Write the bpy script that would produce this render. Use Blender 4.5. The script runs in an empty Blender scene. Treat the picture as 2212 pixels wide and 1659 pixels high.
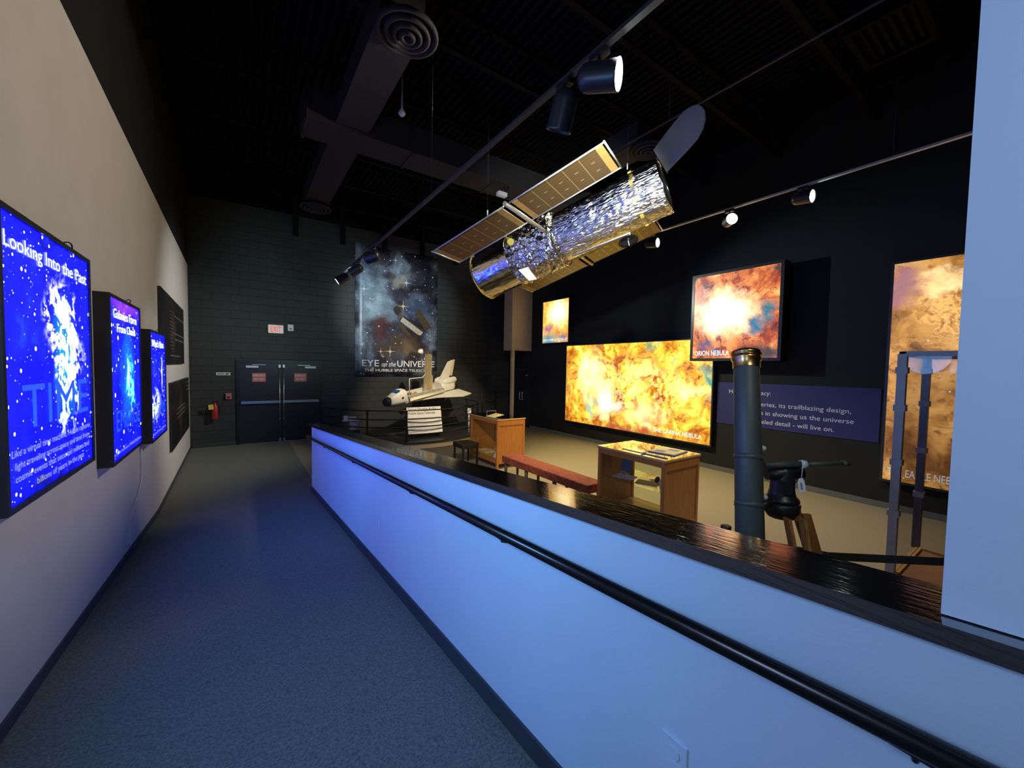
import bpy, bmesh, math, random
from mathutils import Vector, Matrix, noise
R_ = random.Random(7)
V = Vector
sc = bpy.context.scene
col = sc.collection
PI = math.pi

# ------------------------------------------------------------------ camera
cam_d = bpy.data.cameras.new('camera')
cam = bpy.data.objects.new('camera', cam_d); col.objects.link(cam)
cam_d.sensor_fit = 'HORIZONTAL'; cam_d.sensor_width = 36.0
cam_d.lens = 845.0 * 36.0 / 2212.0
cam_d.clip_start = 0.02; cam_d.clip_end = 100
RT = V((0.82193532, -0.56928544, 0.0183417)); UP = V((0.00899643, 0.04517367, 0.99893864)); BK = V((-0.56950978, -0.82089794, 0.04225137))
RT = V((0.82193532, -0.56928544, 0.0183417))
RT.normalize(); UP = (UP - RT * UP.dot(RT)).normalized(); BK = RT.cross(UP)
CP = V((0, 0, 2.13))
m = Matrix((RT, UP, BK)).transposed().to_4x4(); m.translation = CP
cam.matrix_world = m
sc.camera = cam
def at(x, y, dep):            # a point of the place that was measured in the photograph
    return CP + dep * (-BK + RT * ((x - 1106) / 845.0) + UP * ((829.5 - y) / 845.0))

# ------------------------------------------------------------------ world, exposure
w = bpy.data.worlds.new('world'); sc.world = w; w.use_nodes = True
w.node_tree.nodes['Background'].inputs[0].default_value = (0.02, 0.022, 0.03, 1)
w.node_tree.nodes['Background'].inputs[1].default_value = 0.0
sc.view_settings.view_transform = 'Standard'
sc.view_settings.look = 'None'
sc.view_settings.exposure = 0.0
sc.view_settings.gamma = 1.0
sc.view_settings.use_curve_mapping = False

# ------------------------------------------------------------------ large lights
def area(name, loc, target, size, power, color, spread=PI, size_y=None):
    d = bpy.data.lights.new(name, 'AREA'); d.size = size; d.energy = power; d.color = color
    if size_y: d.shape = 'RECTANGLE'; d.size_y = size_y
    d.spread = spread
    o = bpy.data.objects.new(name, d); col.objects.link(o); o.location = loc
    o.rotation_euler = (V(target) - V(loc)).to_track_quat('-Z', 'Y').to_euler()
    return o
def spot(name, loc, target, power, color, angle=60, blend=0.5, size=0.05):
    d = bpy.data.lights.new(name, 'SPOT'); d.energy = power; d.color = color
    d.spot_size = math.radians(angle); d.spot_blend = blend; d.shadow_soft_size = size
    o = bpy.data.objects.new(name, d); col.objects.link(o); o.location = loc
    o.rotation_euler = (V(target) - V(loc)).to_track_quat('-Z', 'Y').to_euler()
    return o
WARM = (1.0, 0.80, 0.45); COOL = (0.85, 0.95, 1.0); NEUT = (1.0, 0.9, 0.78)
spot('lamp_gallery_floor', (5.17, 5.6, 4.1), (6.4, 5.2, 0), 1000, (1.0, 0.80, 0.36), 105, 0.9, 0.12)
spot('lamp_gallery_near', (5.6, 1.9, 4.1), (5.8, 2.2, 0), 260, (1.0, 0.84, 0.68), 105, 0.9, 0.12)
spot('lamp_cases', (1.476, 2.6, 3.65), (4.8, 7.2, 0.4), 600, (1.0, 0.80, 0.45), 46, 0.8, 0.06)
spot('lamp_stage', (3.6, 6.2, 4.6), (4.6, 10.6, 1.5), 1050, (1.0, 0.85, 0.55), 40, 0.6, 0.06)
spot('lamp_banner', (2.6, 7.0, 4.4), (4.1, 12.3, 3.8), 720, (0.90, 0.96, 1.0), 44, 0.6, 0.06)
spot('lamp_exit_wall', (1.476, 6.6, 3.6), (1.6, 12.3, 3.7), 260, (0.70, 1.0, 0.98), 62, 1.0, 0.06)
spot('lamp_right_wall', (5.17, 6.7, 4.15), (8.4, 2.9, 2.9), 330, (0.85, 0.95, 1.0), 60, 0.9, 0.03)
spot('lamp_left_wall', (3.4, 3.4, 5.0), (-1.0, 4.5, 3.2), 310, (1.0, 0.86, 0.70), 105, 0.9, 0.15)
spot('lamp_left_wall_far', (4.2, 8.3, 4.6), (-0.9, 10.2, 1.9), 700, (0.95, 0.95, 0.92), 66, 0.9, 0.15)
spot('lamp_satellite', (1.476, 1.2, 3.6), (3.2, 3.5, 3.8), 800, (0.93, 0.96, 1.0), 50, 0.7, 0.05)
spot('added_telescope_fill', (1.476, -0.6, 3.6), (2.8, 1.1, 1.4), 60, (0.95, 0.98, 0.90), 50, 0.9, 0.06)  # added fill with no fixture, brightens the antique telescope
spot('added_bulkhead_fill', (5.17, 7.9, 4.1), (8.0, 10.95, 3.7), 190, (1.0, 0.80, 0.55), 50, 0.9, 0.05)  # added fill to brighten the bulkhead; the spotlight head nearby is unlit
spot('added_ramp_fill', (-0.80, 1.5, 2.45), (0.96, 2.5, 1.7), 150, (0.20, 0.47, 1.0), 150, 0.8, 0.30)  # unseen fill added by the left wall to deepen the ramp wall's blue
spot('added_ramp_fill_near', (-0.80, -0.5, 2.6), (0.96, 0.4, 1.9), 75, (0.46, 0.62, 1.0), 140, 0.8, 0.30)  # another added fill out of view, for the near ramp wall and pillar
spot('added_ramp_fill_far', (-0.78, 2.1, 2.95), (0.96, 5.6, 0.8), 130, (0.10, 0.55, 1.0), 56, 0.9, 0.20)  # added out-of-view fill that carries cyan to the ramp wall's far end

# ------------------------------------------------------------------ materials
MATS = {}
def nt(name):
    m = bpy.data.materials.new(name); m.use_nodes = True
    t = m.node_tree; return m, t, t.nodes['Principled BSDF']
def lk(t, a, b): t.links.new(a, b)
def mat(name, c, rough=0.6, metal=0.0, noise_s=0, noise_a=0.15, bump=0, bump_s=60, spec=0.5, em=None, ems=0, coat=0, c2=None, stretch=None, alpha=None, dist=0.002):
    if name in MATS: return MATS[name]
    m, t, p = nt(name)
    p.inputs['Base Color'].default_value = (*c, 1); p.inputs['Roughness'].default_value = rough
    p.inputs['Metallic'].default_value = metal; p.inputs['Specular IOR Level'].default_value = spec
    p.inputs['Coat Weight'].default_value = coat
    if em: p.inputs['Emission Color'].default_value = (*em, 1); p.inputs['Emission Strength'].default_value = ems
    if alpha is not None: p.inputs['Alpha'].default_value = alpha
    tc = t.nodes.new('ShaderNodeTexCoord'); mp = t.nodes.new('ShaderNodeMapping')
    lk(t, tc.outputs['Object'], mp.inputs[0])
    if stretch: mp.inputs['Scale'].default_value = stretch
    if noise_s:
        n = t.nodes.new('ShaderNodeTexNoise'); n.inputs['Scale'].default_value = noise_s; n.inputs['Detail'].default_value = 6
        lk(t, mp.outputs[0], n.inputs[0])
        r = t.nodes.new('ShaderNodeValToRGB')
        d = c2 if c2 else tuple(x * (1 - noise_a) for x in c); e = tuple(min(1, x * (1 + noise_a)) for x in c) if not c2 else c
        r.color_ramp.elements[0].position = 0.3; r.color_ramp.elements[1].position = 0.7
        r.color_ramp.elements[0].color = (*d, 1); r.color_ramp.elements[1].color = (*e, 1)
        lk(t, n.outputs[0], r.inputs[0]); lk(t, r.outputs[0], p.inputs['Base Color'])
    if bump:
        n = t.nodes.new('ShaderNodeTexNoise'); n.inputs['Scale'].default_value = bump_s; n.inputs['Detail'].default_value = 5
        lk(t, mp.outputs[0], n.inputs[0])
        b = t.nodes.new('ShaderNodeBump'); b.inputs['Strength'].default_value = bump; b.inputs['Distance'].default_value = dist
        lk(t, n.outputs[0], b.inputs['Height']); lk(t, b.outputs[0], p.inputs['Normal'])
    MATS[name] = m; return m
M_wall = mat('white_wall_paint', (0.62, 0.60, 0.57), 0.75, noise_s=3, noise_a=0.03, bump=0.25, bump_s=120)
M_ramp = mat('ramp_wall_paint', (0.62, 0.79, 0.88), 0.6, noise_s=2, noise_a=0.03, bump=0.2, bump_s=120)
M_blk = mat('black_paint', (0.014, 0.016, 0.018), 0.75, noise_s=4, noise_a=0.1, spec=0.2)
M_ceil = mat('ceiling_black_paint', (0.0075, 0.0075, 0.0078), 0.8, noise_s=4, noise_a=0.2, spec=0.12)
M_duct = mat('duct_dark_paint', (0.032, 0.030, 0.029), 0.7, noise_s=6, noise_a=0.1, spec=0.2)
M_carpet = mat('grey_carpet', (0.155, 0.160, 0.138), 0.95, noise_s=90, noise_a=0.35, bump=0.6, bump_s=350, spec=0.1)
M_carpet2 = mat('gallery_carpet', (0.27, 0.24, 0.185), 0.95, noise_s=60, noise_a=0.14, bump=0.6, bump_s=350, spec=0.1)
M_base = mat('dark_baseboard_rubber', (0.045, 0.055, 0.065), 0.5, noise_s=9, noise_a=0.1)
M_base2 = mat('grey_baseboard_rubber', (0.10, 0.11, 0.12), 0.5, noise_s=9, noise_a=0.1)
M_ledge = mat('black_lacquered_wood', (0.006, 0.005, 0.004), 0.10, noise_s=7, c2=(0.012, 0.009, 0.006), bump=0.26, bump_s=10, stretch=(9, 0.8, 9), coat=0.3, dist=0.004)
M_rail = mat('black_gloss_pipe', (0.010, 0.010, 0.012), 0.25, noise_s=20, noise_a=0.1)
M_black = mat('black_metal', (0.012, 0.012, 0.013), 0.4, noise_s=20, noise_a=0.1)
M_blacksatin = mat('satin_black_plastic', (0.02, 0.021, 0.024), 0.35, noise_s=20, noise_a=0.1)
M_alum = mat('brushed_aluminium', (0.62, 0.63, 0.64), 0.32, 1.0, noise_s=30, noise_a=0.08)
M_steel = mat('painted_grey_steel', (0.62, 0.66, 0.68), 0.45, 0.1, noise_s=20, noise_a=0.05)
M_cream = mat('cream_paint', (0.62, 0.50, 0.30), 0.7, noise_s=5, noise_a=0.05)
M_tan = mat('tan_paint', (0.55, 0.44, 0.30), 0.75, noise_s=5, noise_a=0.05)
M_oak = mat('orange_oak_veneer', (0.47, 0.19, 0.045), 0.38, noise_s=5, c2=(0.36, 0.13, 0.028), stretch=(7, 7, 0.8), coat=0.15)
M_oak2 = mat('oak_deck', (0.60, 0.38, 0.16), 0.4, noise_s=5, c2=(0.50, 0.30, 0.12), stretch=(7, 0.8, 7))
M_velvet = mat('rust_red_velvet', (0.30, 0.058, 0.024), 0.85, noise_s=14, c2=(0.13, 0.016, 0.007), bump=0.5, bump_s=30, stretch=(2, 1, 1))
M_velvet.node_tree.nodes['Principled BSDF'].inputs['Sheen Weight'].default_value = 0.1
M_darkwood = mat('dark_wood_leg', (0.06, 0.045, 0.035), 0.4, noise_s=12, noise_a=0.2)
M_leather = mat('black_leather', (0.014, 0.013, 0.013), 0.45, noise_s=12, noise_a=0.2, bump=0.4, bump_s=40)
M_paper = mat('white_paper', (0.80, 0.79, 0.75), 0.7, noise_s=12, noise_a=0.02)
M_print = mat('black_print', (0.03, 0.03, 0.03), 0.7, noise_s=12, noise_a=0.02)
M_greyprint = mat('grey_print', (0.32, 0.32, 0.33), 0.7, noise_s=12, noise_a=0.02)
M_bluebook = mat('slate_blue_cover', (0.13, 0.15, 0.20), 0.5, noise_s=12, noise_a=0.1)
M_brass = mat('aged_brass', (0.62, 0.36, 0.13), 0.28, 1.0, noise_s=20, noise_a=0.25)
M_tube = mat('grey_green_enamel', (0.058, 0.070, 0.062), 0.5, noise_s=14, noise_a=0.06)
M_tripod = mat('varnished_ash_wood', (0.42, 0.19, 0.055), 0.3, noise_s=6, c2=(0.22, 0.085, 0.025), stretch=(9, 9, 1), coat=0.4)
M_red = mat('red_enamel', (0.42, 0.03, 0.03), 0.35, noise_s=14, noise_a=0.1)
M_pink = mat('faded_red_plastic', (0.55, 0.16, 0.15), 0.5, noise_s=14, noise_a=0.1)
M_yellow = mat('yellow_tag', (0.85, 0.70, 0.10), 0.6, noise_s=14, noise_a=0.05)
M_white = mat('white_plastic', (0.80, 0.80, 0.78), 0.45, noise_s=14, noise_a=0.03)
M_whiteshut = mat('white_thermal_tiles', (0.80, 0.78, 0.72), 0.55, noise_s=30, noise_a=0.06)
M_blktile = mat('black_thermal_tiles', (0.015, 0.015, 0.017), 0.5, noise_s=30, noise_a=0.2)
M_bluewin = mat('blue_cockpit_glass', (0.02, 0.08, 0.30), 0.15, noise_s=30, noise_a=0.2)
M_lens = mat('lit_lamp_lens', (1, 1, 1), 0.5, noise_s=5, noise_a=0.01, em=(0.93, 1.0, 0.98), ems=22)
M_lensw = mat('lit_warm_lamp_lens', (1, 1, 1), 0.5, noise_s=5, noise_a=0.01, em=(1.0, 0.93, 0.66), ems=22)
M_lensoff = mat('dark_lamp_lens', (0.05, 0.05, 0.05), 0.2, noise_s=5, noise_a=0.01)
M_gold = mat('gold_foil', (0.80, 0.52, 0.14), 0.3, 1.0, noise_s=20, noise_a=0.2)
M_goldpaint = mat('yellow_gold_handrail', (0.62, 0.50, 0.10), 0.4, 0.3, noise_s=20, noise_a=0.1)
M_bluepanel = mat('navy_blue_panel', (0.011, 0.014, 0.12), 0.6, noise_s=6, noise_a=0.05, em=(0.10, 0.12, 0.55), ems=0.0)
M_letter = mat('white_vinyl_lettering', (0.55, 0.60, 0.80), 0.6, noise_s=6, noise_a=0.02)
M_tape = mat('silver_frame', (0.46, 0.46, 0.42), 0.5, 0.0, noise_s=14, noise_a=0.05)
M_track = mat('track_grey', (0.03, 0.03, 0.03), 0.5, 0.0, noise_s=9, noise_a=0.1)
M_plinth = mat('brown_plinth', (0.30, 0.15, 0.08), 0.5, noise_s=14, noise_a=0.1)

q_ = M_ledge.node_tree.nodes['Principled BSDF'].inputs; q_['IOR'].default_value = 2.6; q_['Coat Weight'].default_value = 0.75; q_['Coat IOR'].default_value = 2.4; q_['Coat Roughness'].default_value = 0.07
def glassmat(name, tint=(1, 1, 1), refl=1.0, rough=0.0):
    m = bpy.data.materials.new(name); m.use_nodes = True; t = m.node_tree
    t.nodes.remove(t.nodes['Principled BSDF']); out = t.nodes['Material Output']
    tr = t.nodes.new('ShaderNodeBsdfTransparent'); tr.inputs[0].default_value = (*tint, 1)
    gl = t.nodes.new('ShaderNodeBsdfGlossy'); gl.inputs['Roughness'].default_value = rough
    fr = t.nodes.new('ShaderNodeFresnel'); ge = t.nodes.new('ShaderNodeNewGeometry'); mr = t.nodes.new('ShaderNodeMapRange')
    mr.inputs[3].default_value = 1.45; mr.inputs[4].default_value = 1 / 1.45; lk(t, ge.outputs['Backfacing'], mr.inputs[0]); lk(t, mr.outputs[0], fr.inputs[0])
    mu = t.nodes.new('ShaderNodeMath'); mu.operation = 'MULTIPLY'; mu.inputs[1].default_value = refl
    mx = t.nodes.new('ShaderNodeMixShader')
    lk(t, fr.outputs[0], mu.inputs[0]); lk(t, mu.outputs[0], mx.inputs[0]); lk(t, tr.outputs[0], mx.inputs[1]); lk(t, gl.outputs[0], mx.inputs[2])
    lk(t, mx.outputs[0], out.inputs[0]); MATS[name] = m; return m
M_glass = glassmat('clear_glass', (0.96, 0.98, 0.95))
M_topglass = glassmat('reflective_top_glass', (0.95, 0.97, 0.93), 2.6)
M_acrylic = glassmat('clear_acrylic', (0.90, 0.90, 0.90), 0.15)

def brickmat(name, c, strength=0.5):
    m, t, p = nt(name); p.inputs['Roughness'].default_value = 0.7
    tc = t.nodes.new('ShaderNodeTexCoord'); mp = t.nodes.new('ShaderNodeMapping'); mp.inputs['Rotation'].default_value = (PI / 2, 0, 0)
    lk(t, tc.outputs['Object'], mp.inputs[0])
    sep = t.nodes.new('ShaderNodeSeparateXYZ'); cmb = t.nodes.new('ShaderNodeCombineXYZ')
    lk(t, tc.outputs['Object'], sep.inputs[0]); lk(t, sep.outputs[0], cmb.inputs[0]); lk(t, sep.outputs[2], cmb.inputs[1])
    b = t.nodes.new('ShaderNodeTexBrick'); lk(t, cmb.outputs[0], b.inputs[0])
    b.inputs['Scale'].default_value = 1.0; b.inputs['Brick Width'].default_value = 0.40; b.inputs['Row Height'].default_value = 0.203
    b.inputs['Mortar Size'].default_value = 0.006; b.inputs['Mortar Smooth'].default_value = 0.3
    b.inputs['Color1'].default_value = (*c, 1); b.inputs['Color2'].default_value = (*[x * 0.9 for x in c], 1); b.inputs['Mortar'].default_value = (*[x * 0.5 for x in c], 1)
    lk(t, b.outputs[0], p.inputs['Base Color'])
    inv = t.nodes.new('ShaderNodeMath'); inv.operation = 'SUBTRACT'; inv.inputs[0].default_value = 1; lk(t, b.outputs['Fac'], inv.inputs[1])
    n = t.nodes.new('ShaderNodeTexNoise'); n.inputs['Scale'].default_value = 60; lk(t, cmb.outputs[0], n.inputs[0])
    ad = t.nodes.new('ShaderNodeMath'); ad.operation = 'MULTIPLY_ADD'; ad.inputs[1].default_value = 0.25; lk(t, n.outputs[0], ad.inputs[0]); lk(t, inv.outputs[0], ad.inputs[2])
    bm_ = t.nodes.new('ShaderNodeBump'); bm_.inputs['Strength'].default_value = strength; bm_.inputs['Distance'].default_value = 0.006
    lk(t, ad.outputs[0], bm_.inputs['Height']); lk(t, bm_.outputs[0], p.inputs['Normal']); return m
M_block = brickmat('black_painted_block', (0.033, 0.038, 0.040), 0.9)

def foilmat(name, c, rough, bscale, bstr, dist=0.02, stretch=(1, 1, 1), uv=False):
    m, t, p = nt(name); p.inputs['Metallic'].default_value = 1.0; p.inputs['Roughness'].default_value = rough
    p.inputs['Base Color'].default_value = (*c, 1)
    tc = t.nodes.new('ShaderNodeTexCoord'); mp = t.nodes.new('ShaderNodeMapping'); mp.inputs['Scale'].default_value = stretch
    lk(t, tc.outputs['UV' if uv else 'Object'], mp.inputs[0])
    n0 = t.nodes.new('ShaderNodeTexNoise'); n0.inputs['Scale'].default_value = bscale * 0.6; n0.inputs['Detail'].default_value = 2; lk(t, mp.outputs[0], n0.inputs[0])
    vm = t.nodes.new('ShaderNodeVectorMath'); vm.operation = 'MULTIPLY_ADD'; vm.inputs[1].default_value = (0.35,) * 3
    lk(t, n0.outputs['Color'], vm.inputs[0]); lk(t, mp.outputs[0], vm.inputs[2])
    v = t.nodes.new('ShaderNodeTexVoronoi'); v.feature = 'F1'; v.inputs['Scale'].default_value = bscale; lk(t, vm.outputs[0], v.inputs[0])
    n = t.nodes.new('ShaderNodeTexNoise'); n.inputs['Scale'].default_value = bscale * 1.7; n.inputs['Detail'].default_value = 4; lk(t, vm.outputs[0], n.inputs[0])
    ad = t.nodes.new('ShaderNodeMath'); ad.operation = 'ADD'; lk(t, v.outputs['Distance'], ad.inputs[0]); lk(t, n.outputs[0], ad.inputs[1])
    b = t.nodes.new('ShaderNodeBump'); b.inputs['Strength'].default_value = bstr; b.inputs['Distance'].default_value = dist
    lk(t, ad.outputs[0], b.inputs['Height']); lk(t, b.outputs[0], p.inputs['Normal']); return m
M_foil = foilmat('crumpled_silver_foil', (0.90, 0.89, 0.80), 0.15, 8, 1.0, 0.045)
M_foil2 = foilmat('smooth_silver_foil', (0.90, 0.89, 0.80), 0.12, 2.2, 0.5, 0.03, (3.0, 0.7, 1), True)
M_foil3 = foilmat('wrinkled_long_foil', (0.90, 0.89, 0.80), 0.16, 10, 0.75, 0.02, (2.6, 0.8, 1), True)
M_foilg = foilmat('tiny_gold_foil', (1.0, 0.84, 0.50), 0.38, 28, 1.0, 0.02)

# ------------------------------------------------------------------ nebula pictures
def nebula(name, stops, scale=(3, 3), warp=0.5, blobs=(), stars=(40, 0.10, 1.0), strength=1.0, detail=9, rough=0.6, emis=True, stretch_rot=0, base=0.0, nscale=1.0, veins=0.0):
    m, t, p = nt(name)
    N = lambda k: t.nodes.new(k)
    uv = N('ShaderNodeUVMap')
    mp = N('ShaderNodeMapping'); mp.inputs['Scale'].default_value = (scale[0], scale[1], 1); mp.inputs['Rotation'].default_value = (0, 0, stretch_rot)
    lk(t, uv.outputs[0], mp.inputs[0])
    n0 = N('ShaderNodeTexNoise'); n0.inputs['Scale'].default_value = 0.9; n0.inputs['Detail'].default_value = 4; lk(t, mp.outputs[0], n0.inputs[0])
    vm = N('ShaderNodeVectorMath'); vm.operation = 'MULTIPLY_ADD'; vm.inputs[1].default_value = (warp * 2,) * 3
    lk(t, n0.outputs['Color'], vm.inputs[0]); lk(t, mp.outputs[0], vm.inputs[2])
    n1 = N('ShaderNodeTexNoise'); n1.inputs['Scale'].default_value = 1.3 * nscale; n1.inputs['Detail'].default_value = detail; n1.inputs['Roughness'].default_value = rough
    lk(t, vm.outputs[0], n1.inputs[0])
    r = N('ShaderNodeValToRGB'); el = r.color_ramp.elements
    while len(el) > 1: el.remove(el[-1])
    el[0].position = stops[0][0]; el[0].color = (*stops[0][1], 1)
    for pos, c in stops[1:]:
        e = el.new(pos); e.color = (*c, 1)
    lk(t, n1.outputs[0], r.inputs[0]); cur = r.outputs[0]
    # warped uv in panel units for the glow shapes
    w2 = N('ShaderNodeVectorMath'); w2.operation = 'MULTIPLY_ADD'
    n2 = N('ShaderNodeTexNoise'); n2.inputs['Scale'].default_value = 2.2; n2.inputs['Detail'].default_value = 6; lk(t, mp.outputs[0], n2.inputs[0])
    sb = N('ShaderNodeVectorMath'); sb.operation = 'SUBTRACT'; sb.inputs[1].default_value = (0.5, 0.5, 0.5); lk(t, n2.outputs['Color'], sb.inputs[0])
    lk(t, sb.outputs[0], w2.inputs[0]); w2.inputs[1].default_value = (0.30, 0.30, 0); lk(t, uv.outputs[0], w2.inputs[2])
    rg = N('ShaderNodeTexNoise'); rg.inputs['Scale'].default_value = 2.6 * nscale; rg.inputs['Detail'].default_value = 10; rg.inputs['Roughness'].default_value = 0.62; lk(t, vm.outputs[0], rg.inputs[0])
    def M1(op, a, k):
        q = N('ShaderNodeMath'); q.operation = op; lk(t, a, q.inputs[0])
        if k is not None: q.inputs[1].default_value = k
        return q.outputs[0]
    ridge = M1('ABSOLUTE', M1('SUBTRACT', rg.outputs[0], 0.5), None)
    fr_ = N('ShaderNodeMapRange'); fr_.inputs[1].default_value = 0.055; fr_.inputs[2].default_value = 0.0; lk(t, ridge, fr_.inputs[0]); fil = fr_.outputs[0]
    if veins:
        vr = N('ShaderNodeTexNoise'); vr.inputs['Scale'].default_value = 4.5 * nscale; vr.inputs['Detail'].default_value = 10; vr.inputs['Roughness'].default_value = 0.7; lk(t, vm.outputs[0], vr.inputs[0])
        vv_ = N('ShaderNodeMapRange'); vv_.inputs[1].default_value = 0.47; vv_.inputs[2].default_value = 0.36; lk(t, vr.outputs[0], vv_.inputs[0])
        mx = N('ShaderNodeMix'); mx.data_type = 'RGBA'; mx.blend_type = 'MULTIPLY'; lk(t, M1('MULTIPLY', vv_.outputs[0], veins), mx.inputs[0]); lk(t, cur, mx.inputs[6]); mx.inputs[7].default_value = (0.28, 0.12, 0.05, 1); cur = mx.outputs[2]
    for (bu, bv, ru, rv, c, mode) in blobs:
        s = N('ShaderNodeVectorMath'); s.operation = 'SUBTRACT'; s.inputs[1].default_value = (bu, bv, 0); lk(t, w2.outputs[0], s.inputs[0])
        d = N('ShaderNodeVectorMath'); d.operation = 'DIVIDE'; d.inputs[1].default_value = (ru, rv, 1e6); lk(t, s.outputs[0], d.inputs[0])
        l = N('ShaderNodeVectorMath'); l.operation = 'LENGTH'; lk(t, d.outputs[0], l.inputs[0])
        mr = N('ShaderNodeMapRange'); mr.interpolation_type = 'SMOOTHSTEP'; mr.inputs[1].default_value = 1.0; mr.inputs[2].default_value = 0.0; lk(t, l.outputs['Value'], mr.inputs[0])
        mx = N('ShaderNodeMix'); mx.data_type = 'RGBA'; mx.blend_type = {'add': 'ADD', 'mix': 'MIX', 'mul': 'MULTIPLY', 'fil': 'ADD'}[mode]
        if mode == 'fil':
            fm = N('ShaderNodeMath'); fm.operation = 'MULTIPLY'; lk(t, mr.outputs[0], fm.inputs[0]); lk(t, fil, fm.inputs[1]); lk(t, fm.outputs[0], mx.inputs[0])
        else: lk(t, mr.outputs[0], mx.inputs[0])
        if True: lk(t, cur, mx.inputs[6]); mx.inputs[7].default_value = (*c, 1); cur = mx.outputs[2]
    for k, (ss, th, amp) in enumerate(stars if isinstance(stars, list) else [stars]):
        asp = N('ShaderNodeMapping'); asp.inputs['Scale'].default_value = (1, scale[1] / scale[0], 1); lk(t, uv.outputs[0], asp.inputs[0])
        v = N('ShaderNodeTexVoronoi'); v.inputs['Scale'].default_value = ss; lk(t, asp.outputs[0], v.inputs[0])
        sp = N('ShaderNodeSeparateColor'); lk(t, v.outputs['Color'], sp.inputs[0])
        pw = N('ShaderNodeMath'); pw.operation = 'POWER'; pw.inputs[1].default_value = 3; lk(t, sp.outputs[0], pw.inputs[0])
        thn = N('ShaderNodeMath'); thn.operation = 'MULTIPLY'; thn.inputs[1].default_value = th; lk(t, pw.outputs[0], thn.inputs[0])
        lt = N('ShaderNodeMath'); lt.operation = 'LESS_THAN'; lk(t, v.outputs['Distance'], lt.inputs[0]); lk(t, thn.outputs[0], lt.inputs[1])
        mx = N('ShaderNodeMix'); mx.data_type = 'RGBA'; lk(t, lt.outputs[0], mx.inputs[0]); lk(t, cur, mx.inputs[6]); mx.inputs[7].default_value = (amp * 0.85, amp, amp * 1.05, 1); cur = mx.outputs[2]
    if emis:
        p.inputs['Base Color'].default_value = (0.01, 0.01, 0.012, 1); p.inputs['Roughness'].default_value = 0.35
        lk(t, cur, p.inputs['Emission Color']); p.inputs['Emission Strength'].default_value = strength
    else:
        lk(t, cur, p.inputs['Base Color']); p.inputs['Roughness'].default_value = rough and 0.35
    return m
B = (0.004, 0.006, 1.0)
blue_st = [(0.30, (0.000, 0.000, 0.08)), (0.45, (0.0004, 0.0008, 0.40)), (0.62, (0.001, 0.002, 0.8)), (0.8, (0.003, 0.02, 1.0))]
M_p1 = nebula('blue_galaxy_picture', blue_st, (2.6, 3.0), 0.5,
    [(0.60, 0.68, 0.26, 0.22, (1, 1, 1), 'fil'), (0.68, 0.50, 0.22, 0.26, (0.9, 1, 1), 'fil'), (0.62, 0.34, 0.16, 0.24, (0.7, 0.95, 1), 'fil'), (0.62, 0.73, 0.09, 0.06, (0.8, 0.9, 1), 'add'), (0.73, 0.58, 0.05, 0.13, (0.7, 0.9, 1), 'add'), (0.62, 0.5, 0.20, 0.34, (0.0, 0.06, 0.3), 'add'),
     (0.67, 0.42, 0.035, 0.12, (0.6, 0.9, 1), 'add'), (0.60, 0.28, 0.03, 0.10, (0.4, 0.8, 1), 'add'), (0.5, 0.0, 0.9, 0.17, (0.03, 0.04, 0.03), 'mul'), (0.5, 0.99, 0.9, 0.05, (0.1, 0.1, 0.1), 'mul')], [(28, 0.27, 0.6), (54, 0.18, 0.4)], 8)
M_p2 = nebula('blue_cluster_picture', blue_st, (2.6, 3.0), 0.5,
    [(0.55, 0.55, 0.07, 0.12, (0.2, 0.5, 0.6), 'add'), (0.60, 0.45, 0.20, 0.26, (0.1, 0.7, 0.8), 'fil'), (0.55, 0.5, 0.3, 0.4, (0.0, 0.05, 0.3), 'add'), (0.5, 0.98, 0.8, 0.10, (0.05, 0.006, 0.0), 'add')], [(17, 0.30, 0.7), (42, 0.17, 0.5)], 8)
M_p3 = nebula('blue_future_picture', blue_st, (2.6, 3.0), 0.4,
    [(0.75, 0.60, 0.06, 0.22, (0.25, 0.3, 0.3), 'add'), (0.30, 0.30, 0.45, 0.08, (0.1, 0.15, 0.3), 'add'), (0.3, 0.3, 0.4, 0.2, (0.5, 0.6, 0.8), 'fil')], [(32, 0.25, 0.7)], 8)
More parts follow.
